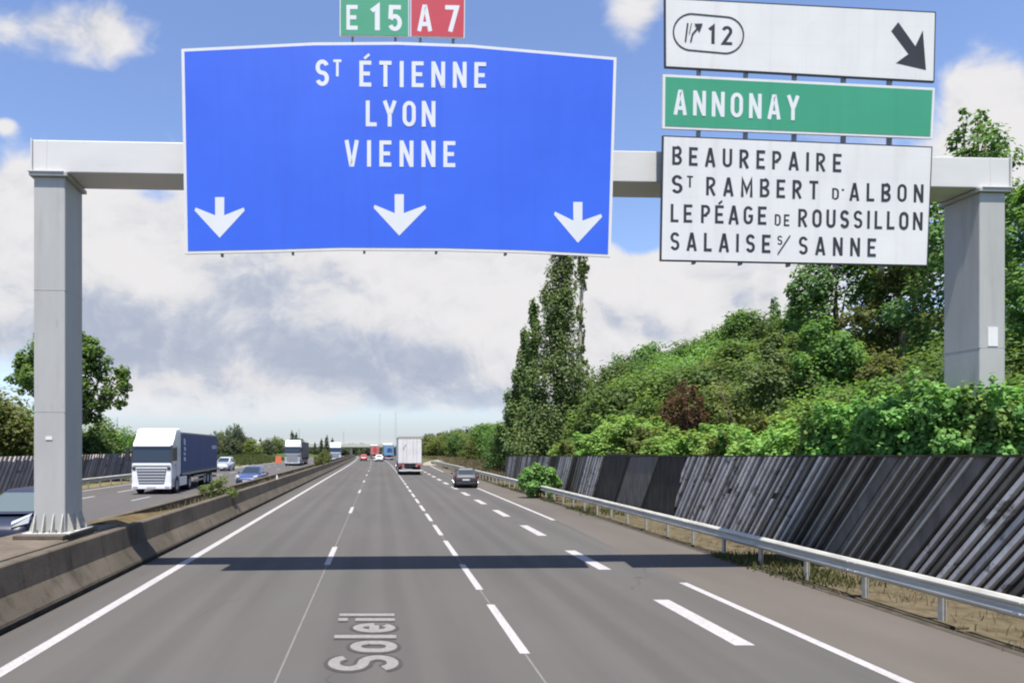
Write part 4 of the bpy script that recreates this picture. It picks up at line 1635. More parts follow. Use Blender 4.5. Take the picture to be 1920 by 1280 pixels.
# oncoming dark grey lorry further off
lorry('lorry', 'distant oncoming lorry with a pale grey cab and dark grey trailer', paint_mat('paint_silver', (.34, .35, .37)), GREY_T, px_at(548, 106), math.pi + .02, L=16.4, box_h=3.9, trim=None)
# white and pale blue lorry under the bridge
lorry('lorry', 'white and pale blue lorry coming from under the far bridge', PALE_BLUE, OFFW, px_at(629, 150), math.pi + .05, L=12, box_h=3.6)


def white_mark(tb, bw, y0, y1):
    mb = MB()
    for k, (a, b) in enumerate((((-.70, 2.70), (-.40, 3.28)),)):
        vs, fs = stroke_faces([a, ((a[0] + b[0]) / 2 - .05, (a[1] + b[1]) / 2 + .05), b], .11)
        mb.add([(x, y1 - .036, z) for x, z in vs], fs)
    mb.build('faded_mark', paint_mat('paint_mauve', (.30, .25, .31)), tb, recalc=False)


lorry('lorry', 'white box lorry seen from behind, red reflectors low on its doors', WHITE, OFFW, (px_at(772, 70)[0] , 70 + 16.4, road_z(80)), -.012, L=16.4, box_h=4.15, low=1.22, mark=white_mark)


def red_mark(tb, bw, y0, y1):
    mb = MB()
    pts = [(math.cos(R(a)) * .72, 2.55 + math.sin(R(a)) * 1.0) for a in range(0, 360, 20)]
    mb.prism(pts, lambda q, t: (q[0], t, q[1]), y1 - .045, y1 - .031)
    mb.build('painted_disc', REDT, tb)


def blue_square(tb, bw, y0, y1):
    mb = MB()
    mb.prism([(-.55, 1.9), (.85, 1.9), (.85, 2.75), (.2, 3.05), (-.55, 2.8)], lambda q, t: (q[0], t, q[1]), y1 - .045, y1 - .031)
    mb.build('painted_panel', NAVYTR, tb)


X_, Y_, Z_ = px_at(700.5, 200)
lorry('lorry', 'far red lorry in the middle lane just before the bridge', WHITE, REDPALE, (X_, Y_ + 14, Z_), .03, L=14, box_h=3.85, mark=red_mark)
X_, Y_, Z_ = px_at(727.5, 165)
lorry('lorry', 'far blue lorry ahead of the white box lorry', WHITE, BLUETR, (X_, Y_ + 14, Z_), .02, L=14, box_h=3.75, mark=blue_square)

car('hatchback', 'dark grey hatchback with a white number plate in the exit lane', 'car', GREYC, px_at(871.5, 49.6), -.085, 4.0, 1.74, 1.47, glass='glass')
bpy.data.objects['hatchback'].location.y += 0
car('people_carrier', 'dark navy people carrier half hidden behind the left gantry post', 'car', NAVY, (-11.05, 20.4, 0), math.pi + .10, 4.3, 1.84, 1.70, 'mpv', glass_front='glass_pale')
car('hatchback', 'blue oncoming hatchback just beyond the median barriers', 'car', BLUEC, (px_at(473, 52.5)[0], 52.5, 0), math.pi - .04, 4.2, 1.8, 1.48, glass_front='glass')
car('van', 'pale blue white car following the blue trailer lorry', 'car', paint_mat('paint_pale', (.42, .46, .52)), px_at(422, 84), math.pi + .03, 4.5, 1.85, 1.75, 'mpv')
car('hatchback', 'small far red car beside the median barrier before the bridge', 'car', REDC, px_at(682, 150), .03, 4.1, 1.75, 1.5)
car('hatchback', 'small far white car between the red lorry and the blue lorry', 'car', WHITE, px_at(710.5, 142), .02, 4.1, 1.75, 1.5)

# orange road-works boards in the grass on the left
def works_board(px, D, wd, ht, label, zc=.35):
    p = px_at(px, D)
    zg = terrain(p[0], D)
    r = empty('warning_board', (p[0], D, zg))
    tag(r, label, 'road sign')
    mb = MB()
    mb.prism([(-wd / 2, zc), (wd / 2, zc), (wd / 2 * .8, zc + ht), (-wd / 2 * .8, zc + ht)], lambda q, t: (q[0], t, q[1]), -.03, .03)
    mb.build('board', M['orange'], r)
    for s in (-1, 1):
        mb = MB(); mb.box(s * wd * .3 - .03, s * wd * .3 + .03, -.02, .5, 0, zc)
        mb.build('leg', M['galv'], r)


works_board(522, 112, 1.15, 1.25, 'orange warning board standing in the dry grass left of the grey lorry')
works_board(575, 128, .7, 1.0, 'small orange warning board to the right of the grey lorry')

# white delineator on the barrier
p = Vector((-6.36 + road_x(38), 40.5, 1.0))
r = empty('delineator', p)
tag(r, 'small white delineator post on top of the concrete barrier', 'delineator')
mb = MB(); mb.prism([(-.05, 0), (.05, 0), (.05, .20), (.02, .26), (-.05, .26)], lambda q, t: (q[0], t, q[1]), -.03, .03)
mb.build('marker', M['white_plate'], r, bevel=.008)

# pale roofed house among the far left trees
hx, hy = (492 - VPX) / FPX * 290, 290
hs = empty('house', (hx, hy, .6), .3)
tag(hs, 'low house with a pale roof among the far left trees', 'house')
mb = MB(); mb.box(-3.6, 3.6, -3, 3, 0, 2.9)
mb.build('wall', M['house_wall'], hs)
mb = MB(); mb.prism([(-3.5, 2.85), (3.5, 2.85), (0, 4.7)], lambda q, t: (t, q[0], q[1]), -4.1, 4.1)
mb.build('roof', M['roof_pale'], hs)
for x in (-2, 1.2):
    mb = MB(); mb.box(x, x + 1.0, -3.04, -3.002, .9, 2.1)
    mb.build('window', M['glass'], hs)

# ================================================================== vegetation
def leaf_mesh(name, lobes, n, size, seed, m, clumps=26, spread=.30, fill=.22, droop=0.0, aspect=.62, up=.85, zmin=None):
    """crown of leaf-sized faces gathered in clumps on a set of lobes (cx, cy, cz, rx, ry, rz[, weight])"""
    rng = np.random.default_rng(seed)
    wts = np.array([(l[6] if len(l) > 6 else 1.0) * (l[3] * l[4] * l[5]) ** (2 / 3) for l in lobes])
    wts /= wts.sum()
    P, Nn = [], []
    for l, wt_ in zip(lobes, wts):
        k = max(12, int(n * wt_))
        c = np.array(l[:3])
        rad = np.array(l[3:6])
        kc = max(5, int(clumps))
        d = rng.normal(size=(kc, 3))
        d[:, 2] += .25
        d /= np.linalg.norm(d, axis=1, keepdims=True)
        rr = .70 + .34 * rng.random((kc, 1))
        cc = d * rr
        csz = spread * (.6 + .8 * rng.random(kc))
        wc = csz ** 2
        wc /= wc.sum()
        nf = int(k * fill)
        idx = rng.choice(kc, k - nf, p=wc)
        e = rng.normal(size=(k - nf, 3))
        e /= np.linalg.norm(e, axis=1, keepdims=True)
        e *= (rng.random((k - nf, 1)) ** .45)
        q1 = cc[idx] + e * csz[idx][:, None]
        q2 = rng.normal(size=(nf, 3))
        q2 /= np.linalg.norm(q2, axis=1, keepdims=True)
        q2 *= .88 * rng.random((nf, 1)) ** .4
        q = np.vstack([q1, q2])
        nn = np.vstack([e / np.maximum(1e-3, np.linalg.norm(e, axis=1, keepdims=True)) + cc[idx] * .6, q2])
        P.append(c + q * rad)
        Nn.append(nn)
    P = np.vstack(P)
    Nn = np.vstack(Nn)
    if zmin is not None:
        keep = P[:, 2] > zmin
        P, Nn = P[keep], Nn[keep]
    n = len(P)
    Nn = Nn + rng.normal(size=(n, 3)) * .55 + np.array([0, 0, up])
    Nn /= np.linalg.norm(Nn, axis=1, keepdims=True)
    t = rng.normal(size=(n, 3)) + np.array([0, 0, -droop])
    t -= Nn * (t * Nn).sum(1, keepdims=True)
    t /= np.linalg.norm(t, axis=1, keepdims=True)
    b = np.cross(Nn, t)
    s = size * (.65 + .7 * rng.random((n, 1)))
    V = np.empty((n, 4, 3))
    V[:, 0] = P - t * s * .5
    V[:, 1] = P + b * s * .5 * aspect + Nn * s * .10
    V[:, 2] = P + t * s * .5
    V[:, 3] = P - b * s * .5 * aspect + Nn * s * .10
    me = bpy.data.meshes.new(name)
    me.vertices.add(n * 4)
    me.vertices.foreach_set('co', V.reshape(-1))
    me.loops.add(n * 4)
    me.loops.foreach_set('vertex_index', np.arange(n * 4, dtype=np.int32))
    me.polygons.add(n)
    me.polygons.foreach_set('loop_start', np.arange(0, n * 4, 4, dtype=np.int32))
    me.polygons.foreach_set('loop_total', np.full(n, 4, dtype=np.int32))
    me.materials.append(m)
    me.update(calc_edges=True)
    me.validate()
    return me


def mesh_obj(name, me, parent=None):
    o = bpy.data.objects.new(name, me)
    COL.objects.link(o)
    o.parent = parent
    return o


def trunk_mesh(mb, h, r, rng, limbs, lean=(0, 0)):
    pts = [(lean[0] * t + .06 * h * .3 * math.sin(t * 5 + rng.random()), lean[1] * t, h * t) for t in (0, .25, .5, .75, 1)]
    mb.tube(pts, [r * 1.25, r, r * .8, r * .55, r * .22], 8)
    for (cx, cy, cz) in limbs:
        t = .3 + .35 * rng.random()
        a = Vector((lean[0] * t, lean[1] * t, h * t))
        b = Vector((cx, cy, cz))
        mid = (a + b) / 2 + Vector((0, 0, -.06 * h))
        mb.tube([a, mid, b], [r * .5, r * .34, r * .1], 6)


def tree_proto(name, lobes, n, size, seed, m, bark='bark', h=None, r=.22, **kw):
    rng = random.Random(seed)
    root = empty(name)
    mesh_obj('crown', leaf_mesh('crown', lobes, n, size, seed, m, **kw), root)
    mb = MB()
    h = h or max(l[2] for l in lobes)
    big = sorted(lobes, key=lambda l: -l[3] * l[5])[:6]
    trunk_mesh(mb, h, r, rng, [(l[0] * .8, l[1] * .8, l[2]) for l in big])
    mb.build('trunk', M[bark], root, smooth=True)
    return root


def round_lobes(rng, H, Wd, n=9, low=.25):
    out = []
    for i in range(n):
        a = rng.random() * 6.283
        t = rng.random()
        z = H * (low + (1 - low - .14) * t)
        rr = Wd * .5 * (.62 * math.sqrt(max(.05, 1 - (2 * t - .85) ** 2 * .75))) * rng.random() ** .4
        s = Wd * (.20 + .12 * rng.random())
        out.append((math.cos(a) * rr, math.sin(a) * rr, z, s, s, s * (.85 + .3 * rng.random())))
    out.append((0, 0, H * .60, Wd * .30, Wd * .30, H * .30))
    out.append((0, 0, H * .86, Wd * .17, Wd * .17, H * .14))
    return out


rg = random.Random(21)
used = {}


def place(proto, loc, rz, sc, label, cat, group=None, kind=None):
    """the first call moves the prototype itself, later ones copy it with its parts"""
    if proto.name not in used:
        used[proto.name] = 1
        o = proto
        o.location = loc
        o.rotation_euler = (0, 0, rz)
        o.scale = sc
    else:
        o = copy_thing(proto, loc, rz, sc)
    for k in ('label', 'category', 'group', 'kind'):
        if k in o:
            del o[k]
    tag(o, label, cat, group, kind)
    return o


# --- broad-leaved trees on the hill: six crowns shared by many
protoA = []
for i, (mk, bk) in enumerate((('leaf_mid', 'bark'), ('leaf_dark', 'bark'), ('leaf_mid', 'bark'), ('leaf_dark', 'bark'), ('leaf_olive', 'bark'), ('leaf_lush', 'bark'))):
    protoA.append(tree_proto('hill_tree', round_lobes(random.Random(40 + i), 8.0, 6.4 + .5 * i, 12, .18), 5200, .36, 60 + i, M[mk], bk, r=.2, clumps=16, spread=.36))
conif = []
lob = []
for k in range(9):
    z = 1.0 + k * .88
    rr = 1.75 * (1 - k / 9.6)
    lob.append((0, 0, z, rr, rr, .55))
conif.append(tree_proto('conifer', lob, 3000, .30, 77, M['leaf_dark'], r=.16, clumps=14, spread=.4, droop=.8))
farp = []
for i in range(3):
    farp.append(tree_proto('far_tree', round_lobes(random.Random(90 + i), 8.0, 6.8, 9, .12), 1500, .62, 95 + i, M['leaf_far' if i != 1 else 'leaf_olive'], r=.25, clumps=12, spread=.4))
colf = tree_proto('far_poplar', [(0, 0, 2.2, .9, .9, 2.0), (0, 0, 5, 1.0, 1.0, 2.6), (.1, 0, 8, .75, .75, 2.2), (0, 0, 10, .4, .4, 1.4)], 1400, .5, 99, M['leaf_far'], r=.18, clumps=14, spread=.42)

hill_n = 0
# skyline and slope, right of the poplars (photo column, depth, height scale)
for (px, D, ty) in ((1124, 104, 704), (1146, 92, 672), (1178, 100, 656), (1214, 100, 638), (1238, 92, 652), (1262, 96, 645), (1290, 95, 628), (1316, 92, 622), (1338, 90, 610), (1362, 86, 602), (1388, 82, 576), (1414, 82, 576), (1440, 84, 588), (1470, 80, 592), (1500, 78, 560)):
    x = (px - VPX) / FPX * D
    z = terrain(x, D) - .3
    s = (CAM_H + (VPY - ty - 9) / FPX * D - z) / 8.2
    wd = max(.72, s) * (.9 + .2 * rg.random())
    place(rg.choice(protoA[:4]), (x, D, z), rg.random() * 6.28, (wd, wd, s), 'dark leafy tree standing on the wooded skyline of the hill', 'tree', 'trees along the hill skyline')
for k in range(46):
    px = 1110 + rg.random() * 430
    D = 50 + rg.random() * 40
    x = (px - VPX) / FPX * D
    z = terrain(x, D) - .3
    ty = float(np.interp(px, [1110, 1180, 1300, 1390, 1540], [735, 690, 655, 620, 600])) + rg.random() * 60
    s = min(.95, max(.42, (CAM_H + (VPY - ty) / FPX * D - z) / 8.2))
    wd = s * (1.0 + .35 * rg.random())
    place(rg.choice(protoA), (x, D, z), rg.random() * 6.28, (wd, wd, s), 'green tree among others on the slope of the hill', 'tree', 'trees on the hill slope')
x = (1452 - VPX) / FPX * 84
place(conif[0], (x, 84, terrain(x, 84)), .4, (1.1, 1.1, (CAM_H + (VPY - 557) / FPX * 84 - terrain(x, 84)) / 8.4), 'pointed dark conifer on the hill skyline left of the dark broadleaf tree', 'tree')
# --- wood along the right verge into the distance
k = 0
for D in np.concatenate([np.linspace(96, 330, 44), np.linspace(100, 330, 30)]):
    px0 = float(np.interp(D, [96, 110, 130, 160, 200, 250, 330], [935, 905, 870, 835, 800, 770, 735]))
    off = rg.random() * (26 if k > 43 else 9)
    x = (px0 - VPX) / FPX * D + 2 + off
    z = terrain(x, D) - .2
    pr = rg.choice([protoA[0], protoA[4], protoA[2], protoA[4], protoA[1]]) if D < 200 else rg.choice(farp)
    s = (.62 + .3 * rg.random()) * float(np.interp(D, [96, 200, 330], [.95, 1.12, 1.05])) * (1.0 + off * .012)
    place(pr, (x, float(D), z), rg.random() * 6.28, (s * 1.1, s * 1.1, s), 'leafy tree in the green wood lining the right side towards the bridge', 'tree', 'trees of the right hand wood')
    k += 1

# --- the tall poplars
def poplar(name, base_px, D, lobes_px, n, size, seed, m, label, bark='bark', trunk_top=None, r=.3, **kw):
    bx = (base_px - VPX) / FPX * D
    zg = terrain(bx, D)
    root = empty(name, (bx, D, zg))
    tag(root, label, 'tree')
    lobes = []
    for (px, py, rx, ry) in lobes_px:
        q = px2(px, py, D)
        a, b = rx / FPX * D, ry / FPX * D
        lobes.append((q.x - bx, (random.Random(px * 7 + py).random() - .5) * a * .6, q.z - zg, a, a, b))
    mesh_obj('crown', leaf_mesh('crown', lobes, n, size, seed, m, **kw), root)
    mb = MB()
    top = trunk_top or max(l[2] for l in lobes)
    xt = lobes[0][0] if trunk_top is None else 0
    mb.tube([(0, 0, 0), (xt * .3, 0, top * .4), (xt * .8, 0, top * .8), (xt, 0, top)], [r, r * .8, r * .4, r * .1], 8)
    for l in lobes[1:]:
        t = .35 * l[2]
        mb.tube([(0, 0, max(.3, t)), (l[0] * .6, l[1] * .6, l[2] * .75), (l[0], l[1], l[2])], [r * .35, r * .2, r * .06], 6)
    mb.build('trunk', M[bark], root, smooth=True)
    return root


PL = [(1057, 445, 19, 40), (1050, 530, 27, 50), (1058, 500, 22, 45), (1044, 585, 31, 50), (1058, 580, 24, 50), (1036, 650, 35, 50), (1060, 655, 30, 55), (1035, 715, 42, 50), (1072, 730, 36, 45),
      (1020, 790, 50, 50), (1062, 800, 42, 50), (1000, 835, 48, 30), (1048, 840, 50, 25), (1022, 560, 12, 26), (1030, 610, 14, 30)]
poplar('poplar', 1045, 63, PL, 28000, .27, 5, M['leaf_poplar'], 'tallest dark green poplar rising behind the noise wall to the blue sign', r=.4, clumps=22, spread=.42, fill=.45, up=.75)
poplar('poplar', 996, 65, [(1000, 592, 9, 26), (999, 640, 12, 34), (998, 690, 14, 40), (1000, 740, 18, 40), (990, 790, 24, 40), (1004, 610, 8, 20)], 11000, .30, 6, M['leaf_poplar'], 'slim poplar just left of the tallest one, about two thirds as high', clumps=16, spread=.42, up=.75)
poplar('poplar', 972, 67, [(982, 636, 7, 20), (980, 680, 11, 34), (974, 725, 15, 36), (968, 775, 22, 40), (960, 820, 30, 36), (988, 660, 7, 20)], 11000, .30, 8, M['leaf_poplar'], 'leftmost and lowest poplar of the row behind the noise wall', clumps=16, spread=.42, up=.75)
poplar('poplar', 1084, 66, [(1092, 470, 11, 40), (1088, 520, 10, 30), (1096, 500, 8, 26), (1091, 625, 7, 24), (1090, 660, 8, 24), (1095, 690, 9, 18), (1088, 720, 14, 26), (1082, 790, 26, 46), (1090, 590, 8, 20)], 4600, .30, 9, M['leaf_poplar'], 'half bare poplar with a pale trunk on the right of the tallest one', bark='bark_pale', r=.26, clumps=14, spread=.32, fill=.1, up=.6)
for (px, D, s) in ((948, 72, .62), (938, 78, .55), (925, 84, .6), (1000, 70, .5), (1070, 68, .55), (1095, 72, .6)):
    x = (px - VPX) / FPX * D
    place(rg.choice(protoA[1:4]), (x, D, terrain(x, D) - .3), rg.random() * 6, (s, s, s * 1.15), 'bushy dark tree at the foot of the poplars', 'tree', 'bushy trees below the poplars')

# --- big trees on the right behind the gantry post
def big_tree(name, px, D, lobes_px, n, size, seed, m, label, r=.3, bark='bark', depth=1.0, **kw):
    bx = (px - VPX) / FPX * D
    zg = terrain(bx, D)
    root = empty(name, (bx, D, zg))
    tag(root, label, 'tree')
    rn = random.Random(seed)
    lobes = []
    for (lx, ly, rx, ry) in lobes_px:
        q = px2(lx, ly, D)
        a, b = rx / FPX * D, ry / FPX * D
        lobes.append((q.x - bx, (rn.random() - .5) * a * 1.4 * depth, q.z - zg, a, a * depth, b))
    mesh_obj('crown', leaf_mesh('crown', lobes, n, size, seed, m, **kw), root)
    mb = MB()
    trunk_mesh(mb, max(l[2] for l in lobes) * .9, r, rn, [(l[0], l[1], l[2]) for l in lobes])
    mb.build('trunk', M[bark], root, smooth=True)
    return root


big_tree('broadleaf_tree', 1830, 34, [(1842, 222, 14, 22), (1800, 232, 9, 26), (1797, 262, 15, 20), (1838, 258, 22, 20), (1866, 262, 11, 20), (1820, 290, 40, 22), (1800, 320, 44, 34), (1850, 330, 60, 50), (1780, 380, 60, 60), (1860, 420, 80, 70), (1770, 480, 70, 70), (1850, 520, 90, 80), (1790, 590, 80, 70), (1900, 600, 70, 70), (1780, 680, 90, 60), (1900, 470, 60, 90), (1940, 400, 50, 70)],
         15000, .27, 15, M['leaf_dark'], 'tallest broadleaf tree, its top showing above the right end of the gantry beam', .34, clumps=20, spread=.33, fill=.2)
big_tree('broadleaf_tree', 1570, 46, [(1560, 480, 50, 40), (1530, 540, 42, 45), (1580, 550, 60, 60), (1515, 590, 34, 40), (1640, 520, 60, 60), (1560, 640, 70, 50), (1650, 620, 60, 60), (1500, 540, 20, 26)],
         11000, .30, 16, M['leaf_dark'], 'dark broadleaf tree under the left part of the white town sign', .3, clumps=18, spread=.34)
big_tree('broadleaf_tree', 1690, 42, [(1680, 480, 60, 60), (1700, 560, 60, 60), (1650, 600, 44, 50), (1720, 640, 60, 60), (1660, 680, 60, 46), (1740, 500, 50, 60)],
         10000, .30, 17, M['leaf_olive'], 'olive green broadleaf tree between the dark tree and the right gantry post', .28, clumps=18, spread=.34)
big_tree('broadleaf_tree', 1945, 26, [(1930, 420, 40, 60), (1950, 500, 60, 70), (1915, 560, 40, 60), (1950, 640, 60, 70), (1930, 380, 22, 40)],
         7000, .22, 18, M['leaf_mid'], 'broadleaf tree at the right edge of the picture beside the gantry post', .25, clumps=18, spread=.34)
big_tree('willow_bush', 1452, 40, [(1440, 690, 46, 40), (1480, 680, 40, 50), (1425, 730, 45, 40), (1470, 740, 60, 46), (1500, 720, 36, 36), (1455, 650, 22, 22)],
         8000, .22, 19, M['leaf_pale'], 'pale green willow bush in the middle of the slope behind the wall', .12, clumps=18, spread=.34)
big_tree('broadleaf_tree', 1570, 38, [(1560, 640, 40, 40), (1590, 680, 46, 46), (1540, 690, 40, 40), (1620, 700, 40, 36)],
         6000, .24, 20, M['leaf_mid'], 'mid green small tree right of the pale willow bush', .14, clumps=16, spread=.36)
big_tree('dry_bush', 1284, 44, [(1288, 740, 22, 20), (1262, 768, 24, 22), (1304, 768, 16, 30), (1250, 792, 26, 16), (1278, 725, 8, 16), (1298, 735, 7, 18), (1318, 790, 14, 16), (1240, 780, 10, 20), (1280, 790, 30, 20)],
         3600, .17, 22, M['leaf_brown'], 'withered reddish brown bush among the green ones behind the wall', .1, clumps=16, spread=.36, fill=.3)
for i, (px, D, H, Wd, mk) in enumerate(((1610, 31, 5.0, 5, 'leaf_olive'), (1660, 28, 5.0, 4.5, 'leaf_mid'), (1730, 26, 5.2, 4.5, 'leaf_dark'), (1760, 30, 6.5, 5, 'leaf_mid'), (1910, 25, 5.6, 5, 'leaf_mid'), (1560, 33, 4.6, 5, 'leaf_mid'), (1800, 27, 5.5, 5, 'leaf_dark'), (1860, 28, 6, 5, 'leaf_dark'), (1960, 30, 8, 6, 'leaf_mid'))):
    x = (px - VPX) / FPX * D
    o = tree_proto('small_tree', round_lobes(random.Random(430 + i), H, Wd, 9, .08), 5200, .19, 440 + i, M[mk], r=.09, clumps=16, spread=.38)
    place(o, (x, D, terrain(x, D) - .2), 0, (1, 1, 1), 'small %s tree on the near slope behind the large leaved shrubs' % ('olive' if mk == 'leaf_olive' else 'dark' if mk == 'leaf_dark' else 'green'), 'tree', 'small trees on the near slope')
big_tree('dry_bush', 1690, 30, [(1680, 690, 30, 30), (1650, 700, 26, 30), (1710, 715, 30, 26)],
         3000, .16, 23, M['leaf_olive'], 'thin straw coloured bush below the olive tree', .09, clumps=14, spread=.34)
for i, (px, D, H, Wd, mk) in enumerate(((1130, 58, 5.6, 7, 'leaf_bright'), (1170, 56, 5.2, 6, 'leaf_lush'), (1215, 52, 5.8, 6, 'leaf_mid'), (1350, 50, 6.2, 6, 'leaf_olive'), (1385, 46, 5.2, 5, 'leaf_olive'), (1250, 60, 6.4, 7, 'leaf_mid'), (1330, 58, 7.0, 7, 'leaf_mid'), (1410, 52, 6.0, 6, 'leaf_mid'))):
    x = (px - VPX) / FPX * D
    o = tree_proto('slope_shrub', round_lobes(random.Random(130 + i), H, Wd, 8, .1), 3600, .26, 150 + i, M[mk], r=.1, clumps=16, spread=.36)
    place(o, (x, D, terrain(x, D) - .2), 0, (1, 1, 1), ('yellowish' if mk == 'leaf_olive' else 'bright' if mk == 'leaf_bright' else 'mid') + ' green tall shrub on the lower slope behind the wall', 'shrub', 'tall shrubs on the lower slope')

# --- lush shrubs spilling over the noise wall
shp = []
for i, mk in enumerate(('leaf_lush', 'leaf_bright', 'leaf_lush', 'leaf_bright', 'leaf_olive')):
    rn = random.Random(200 + i)
    lob = []
    for k in range(16):
        a = rn.random() * 6.28
        rr = .80 * rn.random() ** .5
        q = .40 + .26 * rn.random()
        lob.append((math.cos(a) * rr, math.sin(a) * rr, .6 + 2.7 * rn.random(), q, q, q * .85))
    lob.append((0, 0, 3.5, .50, .50, .40))
    for k in range(7):
        a = rn.random() * 6.28
        rr = .3 + .6 * rn.random()
        lob.append((math.cos(a) * rr, math.sin(a) * rr, 3.4 + .55 * rn.random(), .16, .16, .34, .8))
    shp.append(tree_proto('shrub', lob, 13000 if mk == 'leaf_lush' else 11000, .125 if mk == 'leaf_lush' else .13, 210 + i, M[mk], h=2.4, r=.05, clumps=13, spread=.42, up=.75, aspect=.72))
def shrub(px, D, topy, wd, which, label, group):
    x = (px - VPX) / FPX * D
    x = max(x, 11.7 + 1.5 * wd)
    zt = CAM_H + (VPY - topy) / FPX * D
    zg = terrain(x, D) - .1
    s = (zt - zg) / (4.0 if which in (0, 2) else 4.3)
    return place(shp[which], (x, D, zg), rg.random() * 6.28, (wd, wd, s), label, 'shrub', group)


for (px, D, ty, wd, wh) in ((1890, 14.6, 722, 1.0, 0), (1835, 14.8, 738, .9, 2), (1790, 15.6, 728, 1.0, 0), (1735, 15.4, 708, 1.0, 2), (1690, 16.6, 740, 1.1, 0), (1640, 17.2, 752, 1.1, 2), (1590, 18.4, 756, 1.2, 0), (1540, 19.4, 750, 1.2, 2),
                        (1910, 17, 745, 1.3, 0), (1860, 17.6, 722, 1.2, 2), (1905, 21, 700, 1.4, 0), (1950, 22, 690, 1.5, 2), (1770, 18.2, 730, 1.3, 0), (1700, 19.5, 745, 1.3, 2), (1950, 15, 715, 1.1, 2)):
    shrub(px, D, ty, wd, wh, 'lush dark green shrub with large leaves leaning over the near end of the wall', 'large leaved shrubs over the wall')
for (px, D, ty, wd, wh) in ((1495, 21, 775, 1.2, 1), (1455, 22.5, 800, 1.2, 3), (1410, 24, 802, 1.3, 1), (1365, 25.5, 800, 1.4, 3), (1320, 27, 806, 1.4, 1), (1280, 29, 808, 1.5, 3), (1235, 31, 800, 1.5, 1), (1195, 33.5, 786, 1.6, 3), (1160, 36, 776, 1.7, 1), (1125, 39, 790, 1.7, 3),
                        (1095, 42, 806, 1.6, 1), (1066, 45, 818, 1.5, 3), (1040, 48, 826, 1.4, 1), (1215, 37, 775, 1.8, 3), (1150, 42, 772, 1.9, 1), (1300, 33, 800, 1.7, 3), (1400, 29, 792, 1.6, 1), (1470, 26, 770, 1.5, 3), (1350, 35, 790, 1.6, 1), (1430, 34, 770, 1.6, 3), (1520, 28, 740, 1.6, 1)):
    if px in (1195, 1365, 1066, 1430, 1300, 1470):
        shrub(px, D, ty, wd * .9, 4, 'duller olive green shrub mixed among the bright ones above the wall', 'olive shrubs above the wall')
        continue
    shrub(px, D, ty, wd, wh, 'bright light green shrub crowding the top of the far stretch of the wall', 'bright shrubs above the wall')

# bare leaning trunks among the shrubs
def bare_tree(px, D, topx, topy, label, seed):
    rn = random.Random(seed)
    x = (px - VPX) / FPX * D
    zg = terrain(x, D) - .1
    r = empty('dead_tree', (x, D, zg))
    tag(r, label, 'tree')
    q = px2(topx, topy, D)
    T = Vector((q.x - x, .3, q.z - zg))
    mb = MB()
    mb.tube([(0, 0, 0), T * .35 + Vector((.1, 0, .05)), T * .7, T], [.07, .055, .035, .012], 6)
    mb.build('trunk', M['bark'], r, smooth=True)
    for k in range(9):
        t = .3 + .68 * rn.random()
        a = T * t
        d = Vector((rn.uniform(-1, 1), rn.uniform(-.6, .6), rn.uniform(.2, 1.0))) * (.5 + .7 * (1 - t))
        mb = MB()
        mb.tube([a, a + d * .5 + Vector((0, 0, .05)), a + d], [.022, .014, .005], 5)
        mb.tube([a + d * .5, a + d * .8 + Vector((rn.uniform(-.3, .3), 0, .25))], [.012, .004], 4)
        mb.build('branch', M['bark'], r)


bare_tree(1420, 36, 1350, 712, 'bare trunk leaning left among the shrubs beside the brown bush', 1)

# lone shrub in front of the wall, growing through the rail
lob = [(-.5, 0, .55, .6, .5, .5), (.45, .1, .5, .6, .5, .45), (0, 0, 1.0, .75, .6, .5), (-.35, .1, 1.25, .5, .5, .4), (.4, 0, 1.2, .5, .5, .4), (.75, .1, .8, .4, .4, .4), (-.75, 0, .9, .35, .4, .4)]
o = tree_proto('shrub', lob, 5200, .15, 300, M['leaf_lush'], h=1.0, r=.04, clumps=16, spread=.36, up=.7, aspect=.7)
place(o, ((1013 - VPX) / FPX * 38.5, 38.5, -.05), 0, (1.12, 1.0, 1.22), 'round bright green shrub growing through the guard rail before the wall', 'shrub')

# median plants
lob = [(-.4, 0, .4, .45, .3, .4), (.35, 0, .4, .45, .3, .4), (0, 0, .6, .5, .3, .4), (.15, 0, .9, .3, .3, .3)]
o = tree_proto('median_shrub', lob, 1500, .12, 310, M['leaf_olive'], h=.8, r=.02, clumps=14, spread=.34, fill=.1, up=.2, aspect=.4)
place(o, ((409 - VPX) / FPX * 28, 28, .62), 0, (1.0, 1.3, .92), 'yellow green shrub growing between the two concrete barriers', 'shrub')
for (px, D, s) in ((603, 82, 1.5), (612, 95, 1.6), (598, 74, 1.1)):
    place(o, ((px - VPX) / FPX * D, D, .55), px, (s * .8, s, s * 1.1), 'ragged shrub far along the median near the grey lorry', 'shrub', 'ragged shrubs far along the median')

